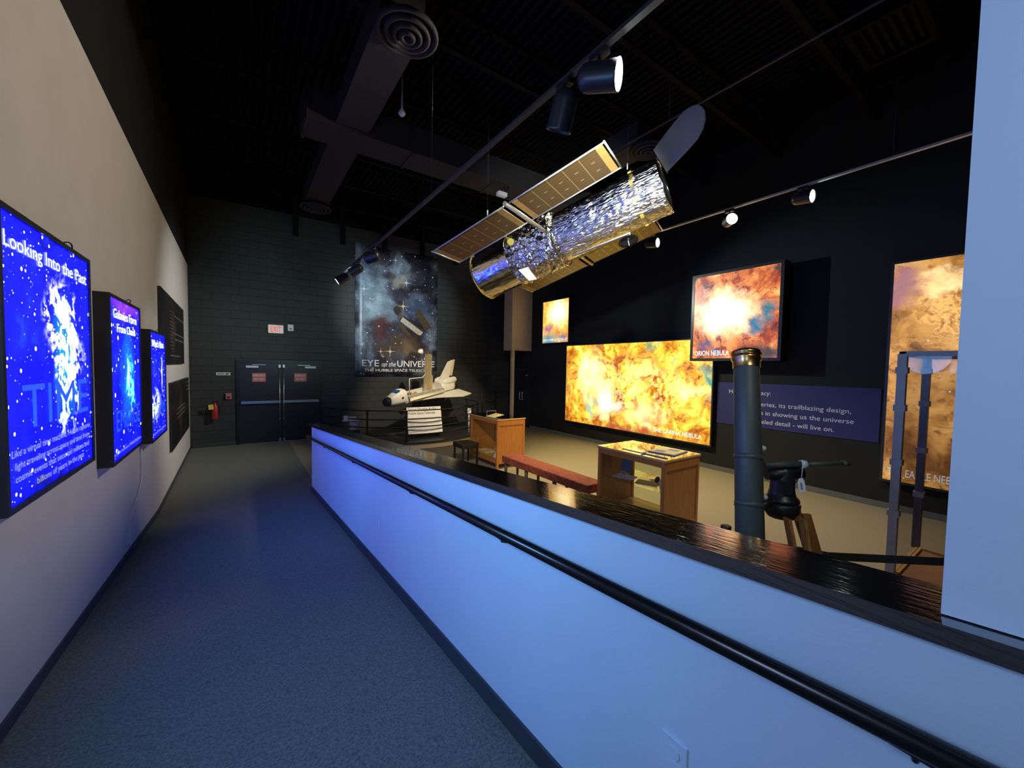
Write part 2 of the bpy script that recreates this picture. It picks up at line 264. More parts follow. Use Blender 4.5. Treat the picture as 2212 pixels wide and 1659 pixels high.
M_carina = nebula('gold_nebula_picture', [(0.30, (0.28, 0.05, 0.006)), (0.40, (0.70, 0.20, 0.012)), (0.46, (1.0, 0.46, 0.03)), (0.53, (1.25, 0.85, 0.06)), (0.61, (1.4, 1.2, 0.18)), (0.75, (1.5, 1.4, 0.7))], (4.6, 2.3), 0.6,
    [(0.26, 0.60, 0.17, 0.50, (0.9, 0.8, 0.42), 'add'), (0.36, 0.28, 0.13, 0.24, (1.2, 1.2, 1.1), 'add'), (0.20, 0.75, 0.10, 0.20, (0.9, 0.8, 0.5), 'add'), (0.62, 0.22, 0.18, 0.22, (0.9, 0.75, 0.35), 'add'), (0.88, 0.52, 0.12, 0.12, (1.0, 0.8, 0.35), 'add'), (0.60, 0.68, 0.20, 0.12, (0.5, 0.42, 0.15), 'add'), (0.66, 0.08, 0.08, 0.10, (1.2, 0.9, 0.4), 'add'), (0.5, 0.5, 0.7, 0.5, (0.8, 0.75, 0.4), 'fil'),
     (0.99, 0.6, 0.06, 0.25, (0.05, 0.42, 0.38), 'mix'), (0.66, 0.97, 0.05, 0.13, (0.25, 0.45, 0.25), 'mix'), (0.22, 0.22, 0.05, 0.2, (0.45, 0.75, 0.50), 'mix'), (0.5, 0.0, 0.5, 0.10, (0.55, 0.10, 0.04), 'mix'), (0.40, 0.10, 0.04, 0.08, (0.5, 0.12, 0.02), 'mix'), (0.0, 0.5, 0.05, 0.6, (0.70, 0.28, 0.05), 'mix'), (0.43, 0.75, 0.03, 0.16, (0.6, 0.16, 0.02), 'mix')], (60, 0.04, 1.6), 1.0, nscale=1.7, veins=0.75)
M_orion = nebula('orange_nebula_picture', [(0.30, (0.08, 0.03, 0.03)), (0.42, (0.42, 0.07, 0.03)), (0.52, (0.80, 0.22, 0.05)), (0.65, (1.1, 0.55, 0.18)), (0.8, (1.3, 0.9, 0.5))], (3.0, 3.0), 0.6,
    [(0.40, 0.52, 0.46, 0.34, (2.4, 2.1, 1.4), 'add'), (0.35, 0.78, 0.13, 0.18, (1.3, 1.0, 0.4), 'add'), (0.4, 0.5, 0.6, 0.6, (0.9, 0.6, 0.3), 'fil'), (0.86, 0.50, 0.15, 0.20, (0.0, 0.22, 0.30), 'mix'), (0.76, 0.36, 0.16, 0.14, (0.02, 0.20, 0.36), 'mix'), (0.17, 0.16, 0.15, 0.10, (0.10, 0.10, 0.25), 'mix'), (0.3, 0.08, 0.1, 0.08, (0.05, 0.12, 0.3), 'mix'), (0.90, 0.06, 0.26, 0.18, (0.06, 0.06, 0.065), 'mix'), (0.97, 0.98, 0.12, 0.08, (0.06, 0.05, 0.05), 'mix'), (0.02, 0.97, 0.08, 0.05, (0.06, 0.05, 0.05), 'mix')], [(30, 0.10, 1.2)], 1.1, nscale=1.3, veins=0.6)
M_helix = nebula('sunrise_nebula_picture', [(0.30, (0.7, 0.2, 0.04)), (0.5, (1.0, 0.5, 0.06)), (0.7, (1.2, 0.9, 0.25))], (3.0, 3.0), 0.4,
    [(0.62, 0.70, 0.55, 0.45, (1.8, 1.6, 1.0), 'add'), (0.25, 0.05, 0.60, 0.30, (0.05, 0.26, 0.36), 'mix'), (0.20, 0.36, 0.35, 0.14, (0.40, 0.14, 0.30), 'mix'), (0.8, 0.10, 0.3, 0.20, (0.22, 0.18, 0.24), 'mix')], [(40, 0.12, 1.2)], 1.2, veins=0.3)
M_eagle = nebula('amber_pillar_picture', [(0.28, (0.16, 0.07, 0.01)), (0.42, (0.50, 0.22, 0.04)), (0.52, (0.80, 0.38, 0.08)), (0.65, (0.95, 0.52, 0.15)), (0.8, (1.05, 0.7, 0.3))], (2.4, 5.0), 0.55,
    [(0.34, 0.88, 0.30, 0.08, (1.0, 0.75, 0.4), 'add'), (0.05, 0.88, 0.22, 0.16, (0.50, 0.22, 0.26), 'mix'), (0.62, 0.72, 0.25, 0.08, (0.30, 0.22, 0.06), 'mix'), (0.4, 0.75, 0.4, 0.2, (0.6, 0.4, 0.15), 'fil'), (0.5, 0.10, 0.9, 0.16, (0.22, 0.15, 0.09), 'mul'), (0.1, 0.20, 0.4, 0.20, (0.3, 0.22, 0.14), 'mul')], [(20, 0.12, 1.1)], 0.9, nscale=1.2, veins=0.75)
M_banner = nebula('star_field_banner_print', [(0.28, (0.006, 0.005, 0.012)), (0.42, (0.02, 0.018, 0.028)), (0.50, (0.05, 0.06, 0.09)), (0.60, (0.16, 0.22, 0.28)), (0.75, (0.40, 0.50, 0.52))], (2.4, 3.6), 0.5,
    [(0.20, 0.60, 0.35, 0.20, (0.14, 0.22, 0.26), 'add'), (0.10, 0.74, 0.14, 0.14, (0.08, 0.14, 0.22), 'add'), (0.52, 0.78, 0.16, 0.08, (0.30, 0.30, 0.24), 'add'), (0.30, 0.42, 0.13, 0.15, (0.10, 0.03, 0.025), 'mix'), (0.5, 0.25, 0.5, 0.14, (0.10, 0.06, 0.03), 'mix'), (0.75, 0.55, 0.22, 0.16, (0.05, 0.09, 0.17), 'mix'), (0.62, 0.22, 0.14, 0.08, (0.20, 0.14, 0.07), 'mix'), (0.5, 0.05, 0.9, 0.10, (0.014, 0.012, 0.02), 'mix'), (0.85, 0.85, 0.3, 0.15, (0.012, 0.01, 0.02), 'mix')], [(30, 0.24, 0.95), (60, 0.16, 0.7)], 1, emis=False)
M_dark1 = nebula('dark_text_board_print', [(0.35, (0.004, 0.004, 0.005)), (0.6, (0.012, 0.011, 0.012)), (0.8, (0.05, 0.045, 0.04))], (3, 2), 0.4, [(0.45, 0.5, 0.15, 0.6, (0.05, 0.035, 0.025), 'add')], (40, 0.08, 0.3), 1, emis=False)
M_solar = None

# ------------------------------------------------------------------ mesh builder
class MB:
    def __init__(s): s.v = []; s.f = []; s.uv = {}; s.sm = []
    def add(s, vs, fs, smooth=False):
        b = len(s.v); s.v += [V(x) for x in vs]
        for f in fs: s.f.append([b + i for i in f]); s.sm.append(smooth)
        return s
    def box(s, a, b, M=None):
        x0, y0, z0 = a; x1, y1, z1 = b
        vs = [V((x, y, z)) for z in (z0, z1) for (x, y) in ((x0, y0), (x1, y0), (x1, y1), (x0, y1))]
        if M: vs = [M @ v for v in vs]
        return s.add(vs, [(3, 2, 1, 0), (4, 5, 6, 7), (0, 1, 5, 4), (1, 2, 6, 5), (2, 3, 7, 6), (3, 0, 4, 7)])
    def quad(s, o, u, v, uvs=True):
        o, u, v = V(o), V(u), V(v); s.add([o, o + u, o + u + v, o + v], [(0, 1, 2, 3)])
        s.uv[len(s.f) - 1] = [(0, 0), (1, 0), (1, 1), (0, 1)]; return s
    def slab(s, o, u, v, n):    # a box from an origin and three edge vectors
        o, u, v, n = V(o), V(u), V(v), V(n)
        vs = [o, o + u, o + u + v, o + v, o + n, o + u + n, o + u + v + n, o + v + n]
        return s.add(vs, [(3, 2, 1, 0), (4, 5, 6, 7), (0, 1, 5, 4), (1, 2, 6, 5), (2, 3, 7, 6), (3, 0, 4, 7)])
    def cone(s, p0, p1, r0, r1, n=20, cap=True, smooth=True):
        p0, p1 = V(p0), V(p1); d = (p1 - p0).normalized(); a = d.orthogonal().normalized(); b = d.cross(a)
        vs = []
        for (p, r) in ((p0, r0), (p1, r1)):
            for i in range(n): vs.append(p + r * (math.cos(2 * PI * i / n) * a + math.sin(2 * PI * i / n) * b))
        s.add(vs, [(i, (i + 1) % n, n + (i + 1) % n, n + i) for i in range(n)], smooth)
        if cap:
            s.add(vs[:n], [tuple(range(n - 1, -1, -1))]); s.add(vs[n:], [tuple(range(n))])
        return s
    def cyl(s, p0, p1, r, n=16, cap=True): return s.cone(p0, p1, r, r, n, cap)
    def lathe(s, p, d, prof, n=28):     # prof: (distance along d, radius)
        p, d = V(p), V(d).normalized(); a = d.orthogonal().normalized(); b = d.cross(a); vs = []
        for (h, r) in prof:
            for i in range(n): vs.append(p + d * h + r * (math.cos(2 * PI * i / n) * a + math.sin(2 * PI * i / n) * b))
        fs = [(k * n + i, k * n + (i + 1) % n, (k + 1) * n + (i + 1) % n, (k + 1) * n + i) for k in range(len(prof) - 1) for i in range(n)]
        return s.add(vs, fs, True)
    def tube(s, pts, r, n=10, cap=True):
        pts = [V(p) for p in pts]; vs = []; a = None
        rr = r if isinstance(r, (list, tuple)) else [r] * len(pts)
        for k, p in enumerate(pts):
            d = (pts[min(k + 1, len(pts) - 1)] - pts[max(k - 1, 0)]).normalized()
            a = d.orthogonal().normalized() if a is None else (a - d * a.dot(d)).normalized()
            b = d.cross(a)
            for i in range(n): vs.append(p + rr[k] * (math.cos(2 * PI * i / n) * a + math.sin(2 * PI * i / n) * b))
        fs = [(k * n + i, k * n + (i + 1) % n, (k + 1) * n + (i + 1) % n, (k + 1) * n + i) for k in range(len(pts) - 1) for i in range(n)]
        s.add(vs, fs, True)
        if cap: s.add(vs[:n], [tuple(range(n - 1, -1, -1))]); s.add(vs[-n:], [tuple(range(n))])
        return s
    def prism(s, poly, h):      # polygon of points, extruded by the vector h
        poly = [V(p) for p in poly]; h = V(h); n = len(poly)
        return s.add(poly + [p + h for p in poly], [tuple(range(n - 1, -1, -1)), tuple(range(n, 2 * n))] + [(i, (i + 1) % n, n + (i + 1) % n, n + i) for i in range(n)])
    def build(s, name, m, parent=None, bevel=0, local=False):
        me = bpy.data.meshes.new(name)
        org = V((0, 0, 0))
        if parent is not None and not local: org = BASE.get(parent.name, V((0, 0, 0)))
        me.from_pydata([tuple(v - org) for v in s.v], [], s.f)
        if s.uv:
            ul = me.uv_layers.new(name='UVMap')
            for fi, uvs in s.uv.items():
                for k, li in enumerate(me.polygons[fi].loop_indices): ul.data[li].uv = uvs[k]
        for i, pl in enumerate(me.polygons): pl.use_smooth = s.sm[i]
        b2 = bmesh.new(); b2.from_mesh(me); bmesh.ops.remove_doubles(b2, verts=b2.verts, dist=1e-6)
        if not s.uv: bmesh.ops.recalc_face_normals(b2, faces=b2.faces)
        b2.to_mesh(me); b2.free()
        o = bpy.data.objects.new(name, me); col.objects.link(o); me.materials.append(m)
        if parent is not None: o.parent = parent
        BASE[o.name] = org if parent is not None else V((0, 0, 0))
        if bevel:
            md = o.modifiers.new('bevel', 'BEVEL'); md.width = bevel; md.segments = 2; md.limit_method = 'ANGLE'
        return o
BASE = {}
def thing(name, label, cat, loc=(0, 0, 0), rotz=0, group=None):
    o = bpy.data.objects.new(name, None); col.objects.link(o); o.location = loc; o.rotation_euler = (0, 0, rotz)
    o.empty_display_size = 0.05
    BASE[o.name] = V(loc)
    o['label'] = label; o['category'] = cat
    if group: o['group'] = group
    return o
def tag(o, label, cat, group=None):
    o['label'] = label; o['category'] = cat
    if group: o['group'] = group
    return o
def lab(o, l): o['label'] = l; return o
def struct(o, label=None):
    o['kind'] = 'structure'
    return o
def dup(root, loc=None, rotz=None, label=None):
    r = root.copy(); col.objects.link(r)
    if loc is not None: r.location = loc
    if rotz is not None: r.rotation_euler = (0, 0, rotz)
    if label: r['label'] = label
    for ch in list(root.children):
        c = ch.copy(); col.objects.link(c); c.parent = r
        for g in list(ch.children):
            d = g.copy(); col.objects.link(d); d.parent = c
    return r
def text(name, s, m, parent, o, u, v, width, height=None, off=0.003, align='L', shear=0, bold=0.0, depth=0.0008):
    """lettering whose lower left corner is o, running along the unit vector u, up along v, fitted to a width and cap height"""
    cu = bpy.data.curves.new(name, 'FONT'); cu.body = s; cu.size = 1; cu.resolution_u = 3; cu.shear = shear; cu.offset = bold; cu.extrude = 0.0
    ob = bpy.data.objects.new(name, cu); me = bpy.data.meshes.new_from_object(ob)
    xs = [p.co.x for p in me.vertices]; ys = [p.co.y for p in me.vertices]
    if not xs: return None
    x0, x1 = min(xs), max(xs); y0, y1 = (0, 0.72)
    sx = width / (x1 - x0); sy = (height / 0.72) if height else sx
    u, v, o = V(u), V(v), V(o); n = u.cross(v).normalized()
    org = BASE.get(parent.name, V((0, 0, 0))) if parent else V((0, 0, 0))
    sh = {'L': 0, 'C': -0.5, 'R': -1}[align] * width
    for p in me.vertices:
        q = o + u * ((p.co.x - x0) * sx + sh) + v * (p.co.y * sy) + n * off
        p.co = q - org
    me.name = name; me.materials.clear(); me.materials.append(m)
    bpy.data.objects.remove(ob); bpy.data.curves.remove(cu)
    r = bpy.data.objects.new(name, me); col.objects.link(r)
    if parent: r.parent = parent
    BASE[r.name] = org
    return r
X, Y, Z = V((1, 0, 0)), V((0, 1, 0)), V((0, 0, 1))

# ================================================================== THE ROOM
YF = 12.3; XR = 8.4; ZC = 6.75; YB = -4.0
def xl(y): return -1.035 + (12.3 - y) * 0.0138
def zr(y): return max(0.0, 0.0925 * (7.2 - y))
b = MB().box((1.06, YB, -0.06), (9.2, 12.6, 0)); struct(b.build('floor', M_carpet2))
b = MB().box((-1.3, 7.2, -0.06), (1.06, 12.6, 0)); o = struct(b.build('floor_landing', M_carpet))
b = MB().prism([(-1.3, 7.2, -0.06), (-1.3, 7.2, 0), (-1.3, YB, zr(YB)), (-1.3, YB, -0.06)], (2.26, 0, 0)); struct(b.build('floor_ramp', M_carpet))
# left wall: white below, black above
zt0, zt1 = 4.42, 4.47
def wall_l(z0a, z0b, z1a, z1b, name, m):
    y0, y1 = YB, 12.6
    b = MB(); o0 = [(xl(y0), y0, z0a), (xl(y1), y1, z0b), (xl(y1), y1, z1b), (xl(y0), y0, z1a)]
    b.prism(o0, (-0.2, 0, 0)); return struct(b.build(name, m))
wall_l(-0.05, -0.05, 4.33, 4.46, 'wall_left', M_wall)
wall_l(4.33, 4.46, ZC, ZC, 'wall_left_upper', M_blk)
b = MB().box((-1.3, YF, 0), (8.9, YF + 0.2, 6.15)); struct(b.build('wall_far', M_block))
b = MB().box((XR, YB, 0), (XR + 0.2, 12.5, ZC)); struct(b.build('wall_right', M_blk))
b = MB().box((-1.3, YB - 0.2, 0), (9, YB, ZC)); struct(b.build('wall_back', M_blk))
# corrugated clerestory strip at the top of the far wall
b = MB(); z = 6.15; k = 0
while z < ZC:
    b.box((-1.3, YF + (0.02 if k % 2 else 0), z), (8.9, YF + 0.2, z + 0.04)); z += 0.04; k += 1
struct(b.build('wall_far_upper', M_ceil))
for x in (1.2, 2.4, 3.6, 4.8, 6.0, 7.2):
    struct(MB().box((x, YF - 0.12, 5.6), (x + 0.12, YF, ZC)).build('trim_column', M_ceil))
# ceiling deck with ribs running away from the camera
b = MB(); x = -1.3; poly = []
prof = []
while x < 9:
    prof += [(x, ZC), (x + 0.05, ZC), (x + 0.065, ZC + 0.045), (x + 0.115, ZC + 0.045)]; x += 0.13
vs = [(px, YB, pz) for px, pz in prof] + [(px, 12.5, pz) for px, pz in prof]
n = len(prof); b.add(vs, [(i, i + 1, n + i + 1, n + i) for i in range(n - 1)])
b.box((-1.3, YB, ZC + 0.09), (9, 12.5, ZC + 0.13)); struct(b.build('ceiling', M_ceil))
for y in (0.6, 2.0, 3.4, 4.8, 6.9, 8.3, 9.7, 11.1):
    b = MB(); b.box((-1.05, y - 0.04, ZC - 0.05), (XR, y + 0.04, ZC)); b.box((-1.05, y - 0.04, 6.2), (XR, y + 0.04, 6.24))
    x = -1.0; up = True
    while x < XR - 0.4:
        b.cyl((x, y, 6.22 if up else ZC - 0.03), (x + 0.35, y, ZC - 0.03 if up else 6.22), 0.012, 6); x += 0.35; up = not up
    struct(b.build('ceiling_joist', M_ceil))
# ramp half wall, pillar wall, baseboards
b = MB().prism([(0.96, 7.2, 0), (0.96, YB, 0), (0.96, YB, 1.695 - 0.0844 * YB), (0.96, 7.2, 1.695 - 0.0844 * 7.2)], (0.10, 0, 0)); struct(b.build('wall_ramp', M_ramp))
b = MB().prism([(0.962, YB, 1.7405 - 0.0844 * YB), (0.962, 0.112, 1.7405 - 0.0844 * 0.112), (0.962, 0.112, ZC), (0.962, YB, ZC)], (0.096, 0, 0)); struct(b.build('wall_pillar', M_ramp))
def strip(x0, x1, y0, y1, h, name, m):
    b = MB(); 
    b.prism([(x0, y0, zr(y0)), (x0, y1, zr(y1)), (x0, y1, zr(y1) + h), (x0, y0, zr(y0) + h)], (x1 - x0, 0, 0)); return struct(b.build(name, m))
strip(0.948, 0.96, YB, 7.21, 0.09, 'baseboard_ramp', M_base)
b = MB().prism([(0.90, YB, zr(YB) + .001), (0.948, YB, zr(YB) + 0.02), (0.948, 7.2, 0.02), (0.90, 7.2, .001)], (0, 0, 0.002))
b = MB()
b.prism([(xl(YB) , YB, zr(YB)), (xl(7.2), 7.2, 0), (xl(7.2), 7.2, 0.07), (xl(YB), YB, zr(YB) + 0.07)], (0.012, 0, 0))
b.prism([(xl(7.2), 7.2, 0), (xl(12.3), 12.3, 0), (xl(12.3), 12.3, 0.05), (xl(7.2), 7.2, 0.07)], (0.012, 0, 0)); struct(b.build('baseboard_left', M_base))
b = MB().box((XR - 0.012, YB, 0), (XR, 10.95, 0.10)); struct(b.build('baseboard_right', M_base2))
b = MB().box((-1.0, YF - 0.012, 0), (-0.12, YF, 0.10)); b.box((1.95, YF - 0.012, 0), (8.38, YF, 0.10)); struct(b.build('baseboard_far', M_base))
# black lacquered ledge
zl = lambda y: 1.738 - 0.0844 * y
b = MB().prism([(0.925, 7.36, zl(7.36) - 0.035), (0.925, YB, zl(YB) - 0.035), (0.925, YB, zl(YB)), (0.925, 7.36, zl(7.36))], (0.175, 0, 0))
tag(b.build('wooden_ledge', M_ledge), 'long black lacquered wooden ledge capping the sloping ramp wall', 'ledge')
# handrail on the ramp wall
hz = lambda y: 1.552 - 0.0862 * y
t = thing('handrail', 'black pipe handrail running along the blue-lit ramp wall', 'handrail', (0.895, 7.2, 0.9))
MB().tube([(0.955, 7.3, hz(7.3) - 0.0), (0.90, 7.28, hz(7.28)), (0.885, 7.2, hz(7.2)), (0.885, YB + 0.1, hz(YB + 0.1))], 0.021, 14).build('rail', M_rail, t)
for y in (5.6, 3.98, 2.40, 1.33, 0.12, -1.5):
    b = MB(); z = hz(y)
    b.tube([(0.885, y, z - 0.015), (0.885, y, z - 0.03), (0.91, y, z - 0.04), (0.955, y, z - 0.04)], 0.005, 8)
    b.cyl((0.954, y, z - 0.04), (0.96, y, z - 0.04), 0.018, 16); b.box((0.879, y - 0.03, z - 0.024), (0.891, y + 0.03, z - 0.016))
    b.build('bracket', M_blacksatin, t)
# outlets
def outlet(y, z, x, s, label):
    t = thing('wall_outlet', label, 'outlet', (x, y, z))
    MB().box((min(x, x - s * 0.006), y - 0.037, z - 0.06), (max(x, x - s * 0.006), y + 0.037, z + 0.06)).build('cover_plate', M_ramp, t, bevel=0.003)
    for dz in (-0.021, 0.021): MB().cyl((x - s * 0.006, y, z + dz), (x - s * 0.009, y, z + dz), 0.017, 20).build('socket', M_ramp, t)
outlet(0.575, 1.075, 0.96, 1, 'painted wall outlet low on the ramp wall nearest the bottom edge')
outlet(3.35, 0.80, 0.96, 1, 'painted wall outlet on the ramp wall beyond the second handrail bracket')

# ================================================================== LIGHT BOXES
def lightbox(name, label, y0, y1, z0, z1, xf, xb, border, m, texts, lip=0.012, frame=None, letm=None):
    """y0 is the picture's left side as one looks at it"""
    s = 1 if y1 > y0 else -1; xo = xf
    nx = s      # the face looks along +X on the left wall (s=1), -X on the right wall
    t = thing(name, label, 'light box', (xb, (y0 + y1) / 2, z0))
    frame = frame or M_blacksatin
    a, c = min(y0, y1), max(y0, y1)
    lo, hi = min(xf - nx * lip, xb), max(xf - nx * lip, xb)
    MB().box((lo, a, z0), (hi, c, z1)).build('casing', frame, t)
    b = MB(); fl, fh = min(xf - nx * lip, xf), max(xf - nx * lip, xf)
    b.box((fl, a, z0), (fh, c, z0 + border)); b.box((fl, a, z1 - border), (fh, c, z1))
    b.box((fl, a, z0 + border), (fh, a + border, z1 - border)); b.box((fl, c - border, z0 + border), (fh, c, z1 - border)); b.build('frame', frame, t)
    w_, h_ = (c - a) - 2 * border, (z1 - z0) - 2 * border
    o = V((xf - nx * (lip - 0.002), y0 + s * border, z0 + border))
    pic = MB().quad(o, (0, s * w_, 0), (0, 0, h_)).build('picture', m, t)
    for tx in texts:
        st, u, v, wd, hg = tx[:5]; al = tx[5] if len(tx) > 5 else 'C'; mm = tx[6] if len(tx) > 6 else letm
        text('lettering', st, mm, pic, o + V((0, s * w_ * u, h_ * v)), (0, s, 0), (0, 0, 1), wd * w_, hg * h_, 0.003, al)
    return t
M_lw = mat('backlit_white_letters', (0.8, 0.8, 0.8), 0.5, noise_s=3, noise_a=0.01, em=(0.75, 0.95, 1.0), ems=3)
M_lg = mat('backlit_grey_letters', (0.5, 0.5, 0.5), 0.5, noise_s=3, noise_a=0.01, em=(0.55, 0.65, 0.8), ems=0.55)
M_lb = mat('backlit_faint_blue_letters', (0.05, 0.08, 0.4), 0.5, noise_s=3, noise_a=0.01, em=(0.01, 0.08, 1.0), ems=1.2)
M_lw2 = mat('lit_white_caption', (0.8, 0.8, 0.8), 0.5, noise_s=3, noise_a=0.01, em=(1, 1, 1), ems=1.1)
lb1 = lightbox('light_box', 'large blue light box titled Looking Into the Past, nearest the camera', 2.60, 3.83, 1.44, 2.80, -0.83, -0.900, 0.028, M_p1,
    [('Looking Into the Past', 0.5, 0.885, 0.94, 0.055), ('Like a virtual time machine, Hubble captures', 0.5, 0.165, 0.93, 0.026, 'C', M_lg), ('light traveling across space and time from', 0.5, 0.12, 0.88, 0.026, 'C', M_lg), ('cosmic events that occurred millions and', 0.5, 0.075, 0.88, 0.026, 'C', M_lg), ('billions of years in the past', 0.55, 0.03, 0.60, 0.026, 'C', M_lg), ('TIME', 0.54, 0.25, 0.80, 0.17, 'C', M_lb)], letm=M_lw)
lb2 = lightbox('light_box', 'blue light box titled Galaxies Form From Chaos, middle of the row', 4.29, 5.42, 1.285, 2.655, -0.83, -0.9235, 0.028, M_p2,
    [('Galaxies Form', 0.5, 0.885, 0.78, 0.06), ('From Chaos', 0.52, 0.80, 0.62, 0.055), ('EMERGE', 0.54, 0.17, 0.82, 0.14, 'C', M_lb), ('our known universe is 100 BILLION galaxies', 0.5, 0.03, 0.95, 0.02, 'C', M_lg)], letm=M_lw)
lb3 = lightbox('light_box', "blue light box titled What's Next, farthest of the row", 5.94, 7.02, 1.19, 2.485, -0.83, -0.9465, 0.028, M_p3,
    [("What's Next", 0.5, 0.87, 0.80, 0.07), ('FUTURE', 0.54, 0.20, 0.82, 0.13, 'C', M_lb), ('future space telescopes will reveal', 0.5, 0.035, 0.9, 0.02, 'C', M_lg)], letm=M_lw)
for t_, y, z in ((lb1, 3.62, 2.80), (lb2, 5.20, 2.655), (lb3, 6.8, 2.485)):
    b = MB(); pts = []
    for i in range(13):
        a = PI * i / 12; pts.append((-0.90 + 0.03 * math.sin(a), y - 0.10 * math.cos(a), z + 0.055 * math.sin(a) + 0.001))
    b.tube(pts, 0.004, 6); b.box((-0.93, y - 0.13, z), (-0.85, y - 0.08, z + 0.012)); b.box((-0.93, y + 0.08, z), (-0.85, y + 0.13, z + 0.012)); b.build('hanging_hook', M_black, t_)
t = thing('power_cord', 'grey power cord dangling below the light boxes to a wall adapter', 'cord', (-0.94, 5.5, 0.6))
MB().tube([(-0.93, 5.98, 1.19), (-0.935, 5.99, 0.95), (-0.935, 5.98, 0.80), (-0.935, 5.9, 0.72), (-0.935, 5.5, 0.57), (-0.935, 5.33, 0.50)], 0.007, 6).build('cable', M_steel, t)
MB().box((-0.94, 5.2, 0.34), (-0.90, 5.34, 0.50)).build('adapter', M_steel, t, bevel=0.005)

# right wall boxes
carina = lightbox('light_box', 'widest glowing golden light box captioned THE CARINA NEBULA', 9.03, 4.40, 0.50, 2.85, 8.27, 8.4, 0.03, M_carina, [('THE CARINA NEBULA', 0.96, 0.045, 0.27, 0.045, 'R')], letm=M_lw2)
orion = lightbox('light_box', 'square light box captioned ORION NEBULA overlapping the wide golden one', 4.78, 3.05, 2.34, 4.15, 7.98, 8.262, 0.055, M_orion, [('ORION NEBULA', 0.03, 0.035, 0.44, 0.06, 'L')], letm=M_lw2)
MB().box((8.262, 3.10, 2.90), (8.4, 4.30, 4.10)).build('wall_mount', M_blacksatin, orion)
helix = lightbox('light_box', 'smallest orange light box captioned HELIX NEBULA CLOSE-UP', 10.2, 8.90, 2.92, 4.32, 8.25, 8.4, 0.03, M_helix, [('HELIX NEBULA CLOSE-UP', 0.5, 0.04, 0.92, 0.06, 'C')], letm=M_lw2)
eagle = lightbox('light_box', 'tall amber light box captioned THE EAGLE NEBULA, rightmost, behind the clear case', 1.71, 0.0, 0.45, 3.86, 8.30, 8.4, 0.035, M_eagle, [('THE EAGLE NEBULA', 0.03, 0.025, 0.52, 0.035, 'L', M_lg)], letm=M_lw2)
# blue text panel
t = thing('wall_sign', "dark blue wall panel with white lettering about Hubble's Legacy", 'sign', (XR - 0.01, 3.0, 1.03))
MB().box((XR - 0.012, 1.76, 1.03), (XR, 4.36, 1.90)).build('panel', M_bluepanel, t)
for s, u, z, wd in (("Hubble's Legacy:", 0.24, 1.68, 0.78), ('Its discoveries, its trailblazing design,', 0.38, 1.46, 1.86), ('its success in showing us the universe', 0.38, 1.29, 1.90), ('in unparalleled detail - will live on.', 0.38, 1.12, 1.64)):
    text('lettering', s, M_letter, t, (XR - 0.012, 4.36 - u, z), (0, -1, 0), (0, 0, 1), wd, 0.085, 0.002)

# ================================================================== BLACK BOARDS ON LEFT WALL
def board(label, y0, y1, z0, z1, lines):
    t = thing('text_board', label, 'board', (xl(y0), (y0 + y1) / 2, z0), group='dark text boards on the white wall')
    U_ = V((xl(y1) - xl(y0), y1 - y0, 0)); o = V((xl(y0) + 0.001, y0, z0)); N_ = V((0.035, 0, 0)); H_ = Z * (z1 - z0)
    MB().slab(o, U_, H_, N_).build('panel', M_blacksatin, t)
    MB().quad(o + N_ * 1.03 + U_ * 0.01 + H_ * 0.02, U_ * 0.98, H_ * 0.96).build('print', M_dark1, t)
    b = MB()
    for (u0, u1, v, h) in lines: b.slab(o + N_ * 1.03 + U_ * u0 + H_ * v, U_ * (u1 - u0), Z * h * 0.6, X * 0.002)
    b.build('text_lines', mat('dim_grey_print', (0.13, 0.125, 0.12), 0.7, noise_s=12, noise_a=0.1), t)
board('dark text board, the upper of two past the last light box', 7.5, 10.72, 2.08, 3.20, [(0.5, 0.97, 0.75, 0.03), (0.45, 0.97, 0.47, 0.03), (0.5, 0.95, 0.38, 0.04), (0.3, 0.75, 0.12, 0.03)] + [(0.3, 0.42, 0.78 - 0.05 * i, 0.012) for i in range(12)])
board('dark text board, the lower of two beside the far corner', 8.5, 11.65, 0.62, 1.77, [(0.75, 0.97, 0.92, 0.025), (0.8, 0.97, 0.84, 0.025), (0.8, 0.97, 0.77, 0.025), (0.25, 0.7, 0.55, 0.025), (0.2, 0.7, 0.48, 0.025), (0.25, 0.65, 0.41, 0.025)])

